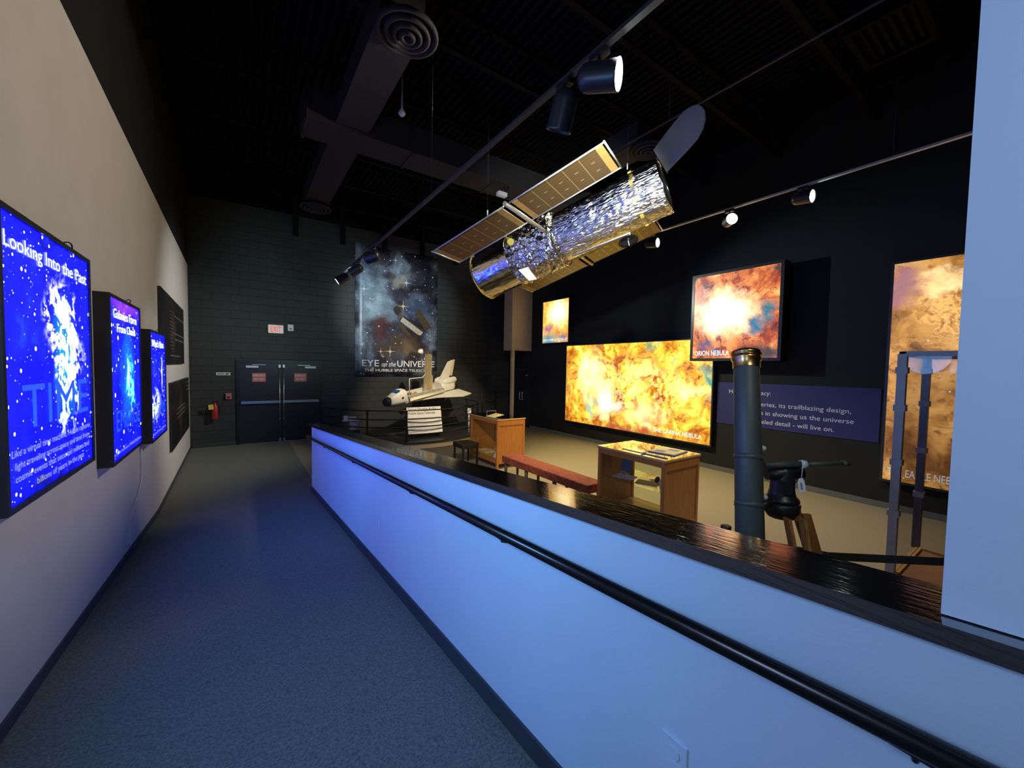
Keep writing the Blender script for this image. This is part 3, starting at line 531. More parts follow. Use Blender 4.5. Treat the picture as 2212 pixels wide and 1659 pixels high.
# ================================================================== FAR WALL: doors and devices
yd = YF - 0.004
b = MB(); b.box((-0.10, YF - 0.03, 0), (-0.03, YF, 2.20)); b.box((1.84, YF - 0.03, 0), (1.91, YF, 2.20)); b.box((-0.03, YF - 0.03, 2.13), (1.84, YF, 2.20))
struct(b.build('trim_1', M_black))
b = MB().box((-0.03, YF - 0.05, 0), (1.84, YF, 0.012)); struct(b.build('trim_2', M_alum))
def leaf(name, x0, x1, sgn):
    d = struct(MB().box((x0, YF - 0.02, 0.012), (x1, YF, 2.125)).build(name, M_blacksatin))
    BASE[d.name] = V((0, 0, 0))
    xi = x1 if sgn > 0 else x0      # meeting edge
    bar = MB().box((min(x0, x1) + 0.03, YF - 0.09, 1.06), (max(x0, x1) - 0.03, YF - 0.05, 1.125))
    bar.box((x0 + 0.05, YF - 0.05, 1.07), (x0 + 0.1, YF - 0.02, 1.11)); bar.box((x1 - 0.1, YF - 0.05, 1.07), (x1 - 0.05, YF - 0.02, 1.11)); bar.build('panic_bar', M_alum, d)
    xr = xi - sgn * 0.045
    rod = MB().cyl((xr, YF - 0.05, 0.06), (xr, YF - 0.05, 2.08), 0.009, 10)
    for z in (0.06, 0.62, 1.09, 1.52, 2.05): rod.box((xr - 0.025 if z in (0.06, 1.09, 2.05) else xr - 0.014, YF - 0.075, z - 0.04 if z in (0.06, 1.09, 2.05) else z - 0.012), (xr + 0.025 if z in (0.06, 1.09, 2.05) else xr + 0.014, YF - 0.02, z + 0.04 if z in (0.06, 1.09, 2.05) else z + 0.012))
    rod.build('latch_rod', M_alum, d)
    xc = 0.11 if sgn > 0 else 1.47
    c = MB().box((xc, YF - 0.08, 2.0), (xc + 0.27, YF - 0.02, 2.055)); c.build('door_closer', M_steel, d)
    MB().slab((xc + 0.13, YF - 0.06, 2.075), (0.30 * (1 if sgn > 0 else -1), 0, 0.0), (0, 0.02, 0), (0, 0, 0.014)).build('closer_arm', M_alum, d)
    xs = 0.245 if sgn > 0 else 1.21
    s = lab(MB().box((xs, YF - 0.024, 1.63), (xs + 0.30, YF - 0.02, 1.86)).build('door_sign', M_pink, d), 'red door sign reading EMERGENCY EXIT ONLY')
    text('lettering', 'EMERGENCY', M_white, s, (xs + 0.02, YF - 0.024, 1.77), (1, 0, 0), (0, 0, 1), 0.26, 0.055, 0.002)
    text('lettering', 'EXIT ONLY', M_white, s, (xs + 0.04, YF - 0.024, 1.67), (1, 0, 0), (0, 0, 1), 0.22, 0.055, 0.002)
leaf('door_1', -0.03, 0.905, 1)
leaf('door_2', 0.912, 1.84, -1)
t = thing('exit_sign', 'cream box sign with red EXIT letters above the double doors', 'exit sign', (0.78, YF, 2.93))
MB().box((0.605, YF - 0.06, 2.93), (0.955, YF, 3.15)).build('housing', mat('cream_lit_plastic', (0.8, 0.76, 0.66), 0.5, noise_s=9, noise_a=0.03, em=(1, 0.85, 0.75), ems=0.18), t, bevel=0.006)
text('lettering', 'EXIT', mat('red_letters', (0.8, 0.03, 0.04), 0.5, noise_s=9, noise_a=0.03, em=(1, 0.04, 0.05), ems=0.55), t, (0.66, YF - 0.06, 2.965), (1, 0, 0), (0, 0, 1), 0.24, 0.15, 0.003)
t = thing('alarm_strobe', 'small square white alarm strobe right of the EXIT sign', 'alarm', (1.13, YF, 3.0))
MB().box((1.06, YF - 0.04, 3.01), (1.20, YF, 3.19)).build('housing', M_white, t, bevel=0.012)
MB().box((1.10, YF - 0.055, 3.05), (1.16, YF - 0.04, 3.09)).build('lens', M_greyprint, t)
t = thing('fire_extinguisher', 'red fire extinguisher with yellow tag hanging left of the doors', 'fire extinguisher', (-0.56, YF - 0.09, 0.68))
MB().lathe((-0.54, YF - 0.10, 0.70), Z, [(0, 0), (0, 0.055), (0.02, 0.065), (0.30, 0.065), (0.36, 0.04), (0.38, 0.025), (0.42, 0.022), (0.42, 0)], 20).build('cylinder', M_red, t)
MB().slab((-0.59, YF - 0.12, 1.12), (0.12, 0, 0.03), (0, 0.04, 0), (0, 0, 0.012)).build('handle', M_black, t)
MB().tube([(-0.55, YF - 0.12, 1.13), (-0.47, YF - 0.13, 1.14), (-0.44, YF - 0.13, 1.02), (-0.46, YF - 0.13, 0.85)], 0.009, 8).build('hose', M_black, t)
lab(MB().slab((-0.66, YF - 0.17, 0.95), (0.10, 0, 0.01), (-0.01, 0, 0.12), (0, 0.003, 0)).build('tag', M_yellow, t), 'yellow inspection tag')
MB().box((-0.57, YF - 0.035, 0.9), (-0.51, YF, 1.0)).build('wall_bracket', M_black, t)
t = thing('fire_alarm_pull', 'red fire alarm pull station beside the left door', 'fire alarm', (-0.25, YF, 1.2))
MB().box((-0.32, YF - 0.05, 1.19), (-0.20, YF, 1.34)).build('housing', M_pink, t, bevel=0.006)
MB().box((-0.285, YF - 0.058, 1.22), (-0.235, YF - 0.05, 1.26)).build('lever', M_black, t)
t = thing('small_sign', 'narrow white sign strip on the wall above the fire alarm', 'sign', (-0.37, YF, 1.8))
MB().box((-0.51, YF - 0.008, 1.80), (-0.22, YF, 1.87)).build('plate', M_paper, t)
MB().box((-0.49, YF - 0.010, 1.825), (-0.34, YF - 0.008, 1.845)).box((-0.32, YF - 0.010, 1.82), (-0.25, YF - 0.008, 1.85)).build('text_lines', M_print, t)
# banner
t = thing('hanging_banner', 'large star field banner reading EYE on the UNIVERSE on the block wall', 'banner', (4.1, YF, 1.78))
b = MB(); NX, NZ = 12, 18; bx0, bx1, bz0, bz1 = 2.80, 5.42, 1.78, 5.75
vs = []; 
for j in range(NZ + 1):
    for i in range(NX + 1):
        u, v = i / NX, j / NZ
        vs.append((bx0 + (bx1 - bx0) * u, YF - 0.03 - 0.008 * math.sin(u * 9 + v * 3) - 0.006 * math.sin(v * 11), bz0 + (bz1 - bz0) * v - 0.05 * math.sin(u * PI) * v))
fs = [(j * (NX + 1) + i, j * (NX + 1) + i + 1, (j + 1) * (NX + 1) + i + 1, (j + 1) * (NX + 1) + i) for j in range(NZ) for i in range(NX)]
b.add(vs, fs, True)
for fi, f in enumerate(fs): b.uv[fi] = [((k % (NX + 1)) / NX, (k // (NX + 1)) / NZ) for k in f]
o = b.build('cloth', M_banner, t); md = o.modifiers.new('thick', 'SOLIDIFY'); md.thickness = 0.004; md.offset = 1
yb = YF - 0.05
def bt(s, x, z, w_, h, sh=0): text('lettering', s, M_bw, t, (x, yb, z), (1, 0, 0), (0, 0, 1), w_, h, 0.0, 'L', sh)
M_bw = mat('banner_white_ink', (0.85, 0.85, 0.85), 0.5, noise_s=3, noise_a=0.01)
bt('EYE', 3.00, 2.09, 0.50, 0.20); bt('on the', 3.58, 2.09, 0.44, 0.15, 0.4); bt('UNIVERSE', 4.07, 2.09, 1.25, 0.20)
bt('THE HUBBLE SPACE TELESCOPE', 3.07, 1.93, 2.15, 0.085)
for (sx, sz, sr, cm) in ((3.55, 2.55, 0.13, 0), (3.84, 2.56, 0.20, 0), (4.25, 4.0, 0.22, 0), (4.35, 4.75, 0.18, 1), (3.05, 4.4, 0.15, 1), (3.0, 2.75, 0.10, 1), (4.0, 5.4, 0.12, 1), (3.62, 2.40, 0.09, 0)):
    b = MB(); n = 8; ps = []
    for i in range(n):
        a = 2 * PI * i / n; r = sr if i % 2 == 0 else sr * 0.09; ps.append((sx + r * math.cos(a), yb + 0.002, sz + r * math.sin(a)))
    b.add(ps, [tuple(range(n))]); b.cone((sx, yb + 0.001, sz), (sx, yb + 0.0005, sz), sr * 0.22, sr * 0.22, 12)
    b.build('printed_star', mat('printed_gold_star', (0.75, 0.58, 0.36), 0.5, noise_s=9, noise_a=0.1) if cm == 0 else mat('printed_blue_star', (0.6, 0.72, 0.75), 0.5, noise_s=9, noise_a=0.1), t)
# printed spacecraft on the banner, lower right
def bpoly(pts, m, name='printed_spacecraft'):
    b = MB(); b.prism([(hx, yb - 0.001, hz_) for hx, hz_ in pts], (0, 0.001, 0)); return b.build(name, m, t)
def pxf(x, y): 
    q = at(x, y, 1) - CP; k = (YF - 0.05) / q.y; return (q.x * k, CP.z + q.z * k)
PC = lambda *a: [pxf(820 + x * 0.08439, 620 + y * 0.08439) for x, y in a]
bpoly(PC((340, 560), (440, 475), (500, 500), (565, 635), (450, 735), (380, 640)), mat('print_dark_brown', (0.03, 0.024, 0.018), 0.6, noise_s=20, noise_a=0.2))
bpoly(PC((450, 735), (560, 655), (600, 760), (520, 880), (460, 810)), mat('print_brown', (0.10, 0.085, 0.07), 0.6, noise_s=20, noise_a=0.2))
bpoly(PC((455, 970), (540, 925), (840, 1260), (750, 1315)), mat('print_solar_dark', (0.09, 0.055, 0.02), 0.6, noise_s=20, noise_a=0.4))
bpoly(PC((900, 690), (1035, 580), (1310, 1030), (1160, 1095)), mat('print_solar_dark', (0.09, 0.055, 0.02)))
bpoly(PC((505, 860), (590, 765), (1115, 1165), (1040, 1245), (960, 1210)), mat('print_cream', (0.60, 0.55, 0.42), 0.6, noise_s=26, noise_a=0.35))
bpoly(PC((590, 765), (620, 735), (1135, 1120), (1115, 1165)), mat('print_dark_brown', (0.03, 0.024, 0.018)))

# ================================================================== right end: bulkhead, post, door
YK = 10.95
b = MB().box((7.56, YK, 2.72), (8.4, YK + 0.5, ZC)); struct(b.build('wall_bulkhead', M_tan))
struct(MB().box((7.60, YK + 0.02, 0), (7.70, YK + 0.12, 2.72)).build('trim_3', M_tan))
d = struct(MB().box((XR - 0.03, 11.02, 0.01), (XR, 12.0, 2.1)).build('door_3', M_blacksatin))
for y in (11.35, 11.5): MB().tube([(XR - 0.03, y, 0.98), (XR - 0.08, y, 0.98), (XR - 0.08, y, 1.24), (XR - 0.03, y, 1.24)], 0.01, 8).build('door_pull', M_steel, d)
MB().box((XR - 0.033, 11.1, 1.84), (XR - 0.03, 11.22, 1.88)).build('door_label', M_greyprint, d)

# ================================================================== STAGE AND CURVED RAIL
def catmull(P, k=8):
    P = [V(p) for p in P]; out = []
    for i in range(len(P) - 1):
        p0 = P[max(i - 1, 0)]; p1 = P[i]; p2 = P[i + 1]; p3 = P[min(i + 2, len(P) - 1)]
        for j in range(k):
            s = j / k; out.append(0.5 * ((2 * p1) + (-p0 + p2) * s + (2 * p0 - 5 * p1 + 4 * p2 - p3) * s * s + (-p0 + 3 * p1 - 3 * p2 + p3) * s ** 3))
    out.append(P[-1]); return out
edge = catmull([(1.75, 12.29, 0), (1.80, 11.2, 0), (2.20, 10.35, 0), (2.95, 9.72, 0), (3.95, 9.50, 0), (4.95, 9.66, 0), (5.85, 10.2, 0), (6.45, 11.1, 0), (6.6, 12.29, 0)])
t = thing('display_platform', 'low curved platform with dark top and cream fascia under the shuttle', 'platform', (4.1, 11, 0))
MB().prism([(p.x, p.y, 0.0) for p in edge], (0, 0, 0.13)).build('fascia', M_cream, t)
edge2 = [V((4.1 + (p.x - 4.1) * 1.02, 12.29 + (p.y - 12.29) * 1.02, 0)) for p in edge]
MB().prism([(p.x, p.y, 0.13) for p in edge2], (0, 0, 0.055)).build('deck', mat('dark_stage_deck', (0.035, 0.036, 0.042), 0.4, noise_s=8, noise_a=0.1), t)
t = thing('curved_railing', 'black curved railing with four pipes around the shuttle platform', 'railing', (4.1, 10, 0.185))
inn = [V((4.1 + (p.x - 4.1) * 0.965, 12.29 + (p.y - 12.29) * 0.965, 0)) for p in edge]
for z in (0.98, 0.76, 0.56, 0.36): MB().tube([(p.x, p.y, z) for p in inn], 0.016, 8).build('rail', M_rail, t)
for px_ in (1.9, 2.55, 3.50, 5.72, 6.3):
    p = min([q for q in inn if q.y < 11.8], key=lambda q: abs(q.x - px_)); MB().box((p.x - 0.02, p.y - 0.02, 0.185), (p.x + 0.02, p.y + 0.02, 0.98)).build('post', M_black, t)
t = thing('information_sign', 'white information sign headed Hubble Space Telescope behind the curved railing', 'sign', (4.1, 9.95, 0.3))
o0 = V((3.60, 9.90, 0.30)); U_ = V((0.98, 0.02, 0)); W_ = V((-0.03, 0.10, 0.72))
t2 = t; MB().slab(o0, U_, W_, (0, 0.012, 0)).build('board', M_paper, t); brd = t.children[0]
un = U_.normalized(); wn = W_.normalized(); 
text('lettering', 'Space Shuttle & the', M_print, brd, o0 + W_ * 0.88 + U_ * 0.04, un, wn, 0.80, 0.075, 0.003)
text('lettering', 'Hubble Space Telescope', M_print, brd, o0 + W_ * 0.74 + U_ * 0.04, un, wn, 0.76, 0.075, 0.003)
b = MB()
for v in (0.60, 0.55, 0.50, 0.42, 0.37, 0.32, 0.25, 0.20, 0.15, 0.09): b.slab(o0 + W_ * v + U_ * 0.04 - Y * 0.003, U_ * (0.9 if v not in (0.50, 0.32, 0.09) else 0.5), W_ * 0.014, Y * 0.002)
b.build('text_lines', M_greyprint, t)
for u in (0.12, 0.85):
    MB().cyl(V((3.6 + u, 10.02, 0.185)), V((3.6 + u, 10.0, 0.6)), 0.012, 8).build('support', M_black, t)
t = thing('brochure_stand', 'grey box with a small flag picture on a dark stand, left behind the railing', 'stand', (2.3, 10.5, 0.185))
MB().box((2.10, 10.45, 0.185), (2.50, 10.7, 0.44)).build('pedestal', M_black, t)
MB().box((2.27, 10.44, 0.46), (2.46, 10.6, 0.67)).build('patterned_front', mat('silver_pattern', (0.5, 0.5, 0.5), 0.4, noise_s=22, c2=(0.1, 0.1, 0.1)), t)
MB().box((2.10, 10.44, 0.695), (2.50, 10.6, 0.71)).build('shelf', M_steel, t)
MB().box((2.13, 10.46, 0.71), (2.22, 10.55, 0.83)).build('small_box', M_steel, t)
lab(MB().box((2.235, 10.44, 0.71), (2.42, 10.58, 0.80)).build('card', mat('pinkish_card', (0.6, 0.45, 0.42), 0.6, noise_s=9, noise_a=0.1), t), 'pinkish card with a small picture')
t = thing('card_post', 'small white card box on a thin post at the right end of the railing', 'sign', (5.55, 10.2, 0.185))
MB().box((5.49, 10.17, 0.74), (5.60, 10.2, 0.90)).build('card', M_white, t)
MB().cyl((5.545, 10.2, 0.185), (5.545, 10.2, 0.74), 0.022, 10).build('post', M_steel, t)
t = thing('guard_rail', 'black square guard rail in the dark corner behind the platform', 'railing', (6.9, 11.6, 0))
MB().tube([(6.75, 11.5, 0), (6.75, 11.5, 1.3), (7.5, 11.8, 1.3), (7.5, 11.8, 0)], 0.02, 8).build('frame', M_black, t)
MB().tube([(6.75, 11.5, 0.9), (7.5, 11.8, 0.9)], 0.014, 8).build('crossbar', M_black, t)

# ================================================================== SHUTTLE MODEL
nose = V((2.92, 10.0, 1.20)); tailp = V((5.35, 11.0, 1.58))
fw = (tailp - nose).normalized(); lt = V((fw.y, -fw.x, 0)).normalized(); upv = lt.cross(fw) * -1
if upv.z < 0: upv = -upv
Ls = (tailp - nose).length
lt, upv = lt * math.cos(0.14) - upv * math.sin(0.14), upv * math.cos(0.14) + lt * math.sin(0.14)
def S(x, y, z): return nose + fw * (x * Ls) + lt * y + upv * z       # y: towards the viewer's side
t = thing('shuttle_model', 'white space shuttle model on a pole with its payload bay open', 'model', (4.15, 10.52, 0.185))
def sect(x, wd, zb, zt, flat=0.6, n=24):
    pts = []
    for i in range(n):
        a = 2 * PI * i / n; c, s_ = math.cos(a), math.sin(a)
        ry = math.copysign(abs(c) ** 0.6, c) * wd; rz = (zb + zt) / 2 + (math.copysign(abs(s_) ** 0.75, s_)) * (zt - zb) / 2
        pts.append(S(x, ry, rz))
    return pts
secs = [(0.0, 0.01, -0.06, -0.03), (0.012, 0.05, -0.09, 0.0), (0.035, 0.08, -0.115, 0.03), (0.07, 0.11, -0.135, 0.065), (0.11, 0.135, -0.15, 0.10), (0.15, 0.155, -0.16, 0.15), (0.185, 0.17, -0.165, 0.20), (0.22, 0.185, -0.17, 0.22), (0.255, 0.19, -0.17, 0.215), (0.26, 0.19, -0.17, 0.215)]
def skin(secs, name, m, cap=True):
    b = MB(); n = 24; vs = []
    for s_ in secs: vs += sect(*s_)
    b.add(vs, [(k * n + i, k * n + (i + 1) % n, (k + 1) * n + (i + 1) % n, (k + 1) * n + i) for k in range(len(secs) - 1) for i in range(n)], True)
    if cap: b.add(vs[-n:], [tuple(range(n))]); b.add(vs[:n], [tuple(range(n - 1, -1, -1))])
    return b.build(name, m, t)
skin([(0.082, 0.117, -0.139, 0.074)] + secs[4:], 'cabin', M_whiteshut)
lab(skin(secs[:2] + [(0.040, 0.085, -0.117, 0.035)], 'nose_cap', M_white), 'grey nose cap')
lab(skin([(0.038, 0.084, -0.117, 0.034), (0.060, 0.103, -0.131, 0.056), (0.084, 0.119, -0.140, 0.076)], 'nose_band', M_blktile), 'black nose band')
# hull sides and belly (open bay)
b = MB()
prof = [(0.19, 0.05), (0.19, -0.10), (0.16, -0.165), (-0.16, -0.165), (-0.19, -0.10), (-0.19, 0.05), (-0.165, 0.05), (-0.165, -0.09), (0.165, -0.09), (0.165, 0.05)]
b.prism([S(0.255, y, z) for y, z in prof], fw * (0.52 * Ls)); b.build('hull', M_whiteshut, t)
lab(MB().prism([S(0.04, 0.07, -0.125), S(0.12, 0.15, -0.165), S(0.5, 0.20, -0.176), S(0.98, 0.21, -0.176), S(0.98, -0.21, -0.176), S(0.5, -0.20, -0.176), S(0.12, -0.15, -0.165), S(0.04, -0.07, -0.125)], -upv * 0.012).build('belly', M_blktile, t), 'black tiled belly')
for s_ in (1, -1):
    b = MB(); pr = [(0.19 * s_, 0.05), (0.235 * s_, 0.045), (0.28 * s_, 0.0), (0.30 * s_, -0.07), (0.29 * s_, -0.075), (0.268 * s_, -0.005), (0.23 * s_, 0.033), (0.19 * s_, 0.038)]
    b.prism([S(0.265, y, z) for y, z in pr], fw * (0.50 * Ls)); b.build('bay_door', mat('silver_radiator', (0.75, 0.74, 0.72), 0.25, 0.6, noise_s=8, noise_a=0.2), t)
skin([(0.765, 0.195, -0.17, 0.17), (0.80, 0.20, -0.17, 0.20), (0.95, 0.20, -0.17, 0.20), (0.985, 0.19, -0.16, 0.18)], 'aft_fuselage', M_whiteshut)
for s_ in (1, -1):
    MB().lathe(S(0.775, 0.14 * s_, 0.185), fw, [(0, 0), (0.02, 0.03), (0.10, 0.075), (0.30, 0.095), (0.55, 0.09), (0.60, 0.07), (0.60, 0)], 18).build('engine_pod', M_whiteshut, t)
for (y, z, r) in ((0, 0.11, 0.075), (0.095, -0.05, 0.07), (-0.095, -0.05, 0.07)):
    MB().lathe(S(0.985, y, z), fw, [(0, r * 0.5), (0.06, r * 0.85), (0.13, r), (0.135, r * 0.9), (0.03, r * 0.4)], 18).build('engine_bell', M_black, t)
lab(MB().box((0, 0, 0), (0.06, 0.004, 0.04)).build('flag_patch', M_red, t), 'small red patch')
fp = t.children[-1]; fp.location = S(0.90, 0.203, 0.02) - BASE[t.name]
for s_ in (1, -1):
    tip = 0.86 * s_
    top = [S(0.36, 0.19 * s_, -0.12), S(0.62, 0.34 * s_, -0.13), S(0.83, tip, -0.10), S(0.92, tip, -0.10), S(0.97, 0.2 * s_, -0.12)]
    MB().prism(top, -upv * 0.035).build('wing', M_whiteshut, t)
    lab(MB().prism([S(0.925, tip, -0.10), S(0.975, 0.2 * s_, -0.12), S(1.03, 0.22 * s_, -0.12), S(0.965, tip, -0.10)], -upv * 0.025).build('elevon', M_whiteshut, t), 'trailing edge flap')
b = MB().prism([S(0.78, 0.018, 0.19), S(0.93, 0.018, 0.72), S(1.0, 0.018, 0.76), S(0.955, 0.018, 0.28), S(0.93, 0.018, 0.20)], -lt * 0.036); b.build('tail_fin', M_whiteshut, t)
MB().prism([S(0.965, 0.014, 0.29), S(1.008, 0.014, 0.76), S(1.045, 0.014, 0.76), S(1.005, 0.014, 0.27)], -lt * 0.028).build('rudder', mat('cream_tile', (0.7, 0.62, 0.42), 0.5, noise_s=9, noise_a=0.05), t)
wn_ = MB().prism([S(0.155, 0.10, 0.163), S(0.185, 0.125, 0.195), S(0.20, 0.10, 0.212), S(0.19, -0.10, 0.205), S(0.155, -0.10, 0.163)], upv * 0.012 - fw * 0.01)
lab(wn_.build('window', M_bluewin, t), 'blue cockpit windows')
lab(MB().cone(S(0.205, 0.187, 0.03), S(0.205, 0.192, 0.03), 0.03, 0.03, 16).build('hatch', M_blktile, t), 'round black-rimmed hatch')
MB().cyl((4.12, 10.49, 0.185), S(0.5, 0, -0.18), 0.018, 12).build('pole', M_black, t)
MB().tube([S(0.30, 0.15, 0.05), S(0.30, 0.16, 0.50), S(0.50, 0.10, 0.44), S(0.56, 0.05, 0.50)], 0.013, 10).build('robot_arm', M_white, t)
for x_, c_ in ((0.36, M_gold), (0.44, M_foilg)):
    b = MB()
    for i in range(7): 
        q = S(x_ + R_.uniform(-0.02, 0.02), R_.uniform(-0.09, 0.09), -0.04 + R_.uniform(-0.03, 0.06)); b.box(q - V((0.03, 0.03, 0.03)), q + V((0.03, 0.03, 0.04)))
    b.build('payload', c_, t)
t2 = thing('small_telescope_model', 'small gold foil space telescope standing upright in the shuttle bay', 'model', S(0.62, 0, -0.05))
q0 = S(0.62, 0, -0.08); ax = (upv * 0.95 + V((0.0, 0, 0.3))).normalized()
MB().lathe(q0, ax, [(0, 0), (0, 0.13), (0.5, 0.135), (0.52, 0.10), (1.12, 0.095), (1.12, 0.08), (0.7, 0.075)], 20).build('tube', M_foilg, t2)
for s_ in (1, -1):
    pc = q0 + ax * 0.55 + fw * (0.16 * s_ if s_ > 0 else -0.16)
    MB().slab(pc - lt * 0.06, fw * (0.28 * s_), lt * 0.12 + ax * 0.02, ax * 0.006).build('solar_panel', M_print, t2)
MB().cyl(q0 + ax * 1.1, q0 + ax * 1.22, 0.006, 6).build('antenna', M_gold, t2)

# ================================================================== DISPLAY CASES, BENCH, STOOL
def case(label, x0, x1, y0, y1, H=1.05):
    t = thing('display_case', label, 'display case', ((x0 + x1) / 2, (y0 + y1) / 2, 0))
    pw = 0.07
    for (x, y) in ((x0, y0), (x1 - pw, y0), (x0, y1 - pw), (x1 - pw, y1 - pw)):
        MB().box((x + 0.01, y + 0.01, 0), (x + pw - 0.01, y + pw - 0.01, H - 0.03)).build('corner_post', M_oak, t, bevel=0.004)
    for (a, c) in ((y0 + 0.02, y0 + 0.045), (y1 - 0.045, y1 - 0.02)):
        MB().box((x0 + 0.06, a, 0.13), (x1 - 0.06, c, H - 0.04)).build('end_panel', M_oak, t)
    for (a, c, e) in ((y0 + 0.008, y0 + 0.055, 0), (y1 - 0.055, y1 - 0.008, 0)):
        MB().box((x0 + 0.06, a, H - 0.14), (x1 - 0.06, c, H - 0.03)).build('rail', M_oak, t)
        MB().box((x0 + 0.06, a, 0.11), (x1 - 0.06, c, 0.20)).build('rail', M_oak, t)
    for (a, c) in ((x0 + 0.01, x0 + 0.05), (x1 - 0.05, x1 - 0.01)):
        MB().box((a, y0 + 0.06, H - 0.10), (c, y1 - 0.06, H - 0.03)).build('rail', M_oak, t)
        MB().box((a, y0 + 0.06, 0.12), (c, y1 - 0.06, 0.20)).build('rail', M_oak, t)
        MB().box(((a + c) / 2 - 0.002, y0 + 0.06, 0.20), ((a + c) / 2 + 0.002, y1 - 0.06, H - 0.10)).build('glass_pane', M_glass, t)
    MB().box((x0 + 0.04, y0 + 0.045, 0.18), (x1 - 0.04, y1 - 0.045, 0.20)).build('deck', M_oak2, t)
    MB().box((x0, y0, H - 0.03), (x1, y1, H - 0.006)).build('top', M_oak2, t, bevel=0.004)
    MB().box((x0 + 0.004, y0 + 0.004, H - 0.006), (x1 - 0.004, y1 - 0.004, H)).build('glass_top', M_topglass, t)
    return t
c1 = case('oak and glass display case beside the black stool, farther of the two', 4.34, 5.07, 6.76, 7.94)
c2 = case('oak and glass display case with a book on top, nearer of the two', 4.15, 4.93, 2.745, 3.83)
# case 2 shelf and contents
sh = MB().box((4.21, 2.82, 0.62), (4.87, 3.77, 0.628)).build('glass_shelf', M_glass, c2)
def sheet(label, x, y, z, w_, d, rz, m=M_paper, th=0.002, name='paper_sheet', cat='paper'):
    Mx = Matrix.Translation((x, y, z)) @ Matrix.Rotation(rz, 4, 'Z')
    o = MB().box((-w_ / 2, -d / 2, 0), (w_ / 2, d / 2, th), Mx).build(name, m); return tag(o, label, cat)
sheet('white paper sheet on the glass shelf nearest the left end of the near case', 4.42, 3.55, 0.628, 0.22, 0.30, 0.3)
sheet('cream paper sheet on the glass shelf by the dark discs', 4.62, 3.10, 0.628, 0.22, 0.30, -0.5, M_yellow if False else mat('cream_paper', (0.75, 0.66, 0.38), 0.7, noise_s=9, noise_a=0.05))
sheet('slate blue booklet lying on the glass shelf', 4.42, 3.18, 0.630, 0.2, 0.28, 0.4, M_bluebook, 0.008, 'booklet', 'booklet')
sheet('cream sheet lying on the bottom deck of the near case', 4.5, 3.1, 0.20, 0.30, 0.42, 0.2, MATS['cream_paper'])
sheet('white sheet lying on the bottom deck of the near case', 4.4, 3.42, 0.20, 0.22, 0.30, -0.3)
t = thing('standing_card', 'slate blue card standing on a wire easel in the near display case', 'card', (4.5, 3.6, 0.63))
MB().slab((4.47, 3.50, 0.68), (0.03, 0.20, 0), (0.06, -0.01, 0.24), (0.004, 0, 0)).build('card', M_bluebook, t)
MB().tube([(4.42, 3.52, 0.629), (4.46, 3.55, 0.68), (4.53, 3.56, 0.632)], 0.006, 6).build('easel', M_steel, t); MB().tube([(4.43, 3.66, 0.629), (4.47, 3.63, 0.68), (4.55, 3.62, 0.632)], 0.006, 6).build('easel', M_steel, t)
t = thing('eyepiece_pair', 'two dark round eyepieces on a white fitting in the near display case', 'optical part', (4.4, 2.9, 0.63))
MB().cyl((4.36, 2.93, 0.628), (4.36, 2.93, 0.72), 0.02, 14).cyl((4.36, 2.93, 0.72), (4.41, 2.90, 0.78), 0.018, 12).build('stand', M_white, t)
MB().cyl((4.345, 2.975, 0.735), (4.335, 2.98, 0.74), 0.042, 20).build('disc', M_darkwood, t)
MB().cyl((4.40, 2.915, 0.815), (4.39, 2.92, 0.82), 0.048, 20).build('disc', M_darkwood, t)
t = thing('open_book', 'open illustrated booklet lying on top of the near display case', 'book', (4.62, 3.1, 1.05))
Mx = Matrix.Translation((4.64, 3.05, 1.05)) @ Matrix.Rotation(0.15, 4, 'Z')
MB().box((-0.20, -0.19, 0.0), (0.20, 0.17, 0.008), Mx).build('cover', M_bluebook, t)
MB().box((-0.19, -0.18, 0.008), (0.0, 0.165, 0.016), Mx).box((0.002, -0.18, 0.008), (0.19, 0.165, 0.016), Mx).build('pages', MATS['cream_paper'], t)
MB().box((-0.15, -0.02, 0.0162), (-0.03, 0.12, 0.017), Mx).box((0.03, -0.12, 0.0162), (0.15, 0.02, 0.017), Mx).build('printed_picture', M_greyprint, t)
t = thing('metal_instrument', 'long slim grey metal instrument lying along the front of the near case top', 'instrument', (4.33, 3.15, 1.05))
MB().box((4.25, 2.80, 1.05), (4.285, 3.12, 1.058)).box((4.258, 3.12, 1.05), (4.277, 3.48, 1.056)).build('blade', M_bluebook, t)
MB().cyl((4.22, 3.14, 1.062), (4.32, 3.14, 1.062), 0.010, 10).build('knob', M_steel, t)
# case 1 contents
t = thing('rocket_model', 'white segmented tower model inside the far display case', 'model', (4.52, 7.03, 0.20))
MB().lathe((4.52, 7.03, 0.20), Z, [(0, 0), (0, 0.09), (0.02, 0.09), (0.06, 0.05), (0.16, 0.03)] + [(0.2 + 0.06 * i, 0.028 if i % 2 else 0.032) for i in range(9)] + [(0.72, 0.005)], 18).build('tower', M_white, t)
t = thing('glass_tray', 'shallow clear tray on the deck of the far display case', 'tray', (4.6, 7.6, 0.2))
MB().box((4.48, 7.45, 0.201), (4.72, 7.80, 0.206)).box((4.48, 7.45, 0.206), (4.484, 7.80, 0.235)).box((4.716, 7.45, 0.206), (4.72, 7.80, 0.235)).box((4.484, 7.45, 0.206), (4.716, 7.454, 0.235)).box((4.484, 7.796, 0.206), (4.716, 7.80, 0.235)).build('tray_body', mat('pale_resin', (0.7, 0.6, 0.4), 0.2, noise_s=9, noise_a=0.05), t)
t = thing('sign_holder', 'clear slanted sign holder with a paper on top of the far case', 'sign holder', (4.55, 7.2, 1.05))
MB().slab((4.42, 7.02, 1.051), (0.0, 0.34, 0.0), (0.26, 0.0, 0.05), (0, 0, 0.004)).build('paper', MATS['cream_paper'], t)
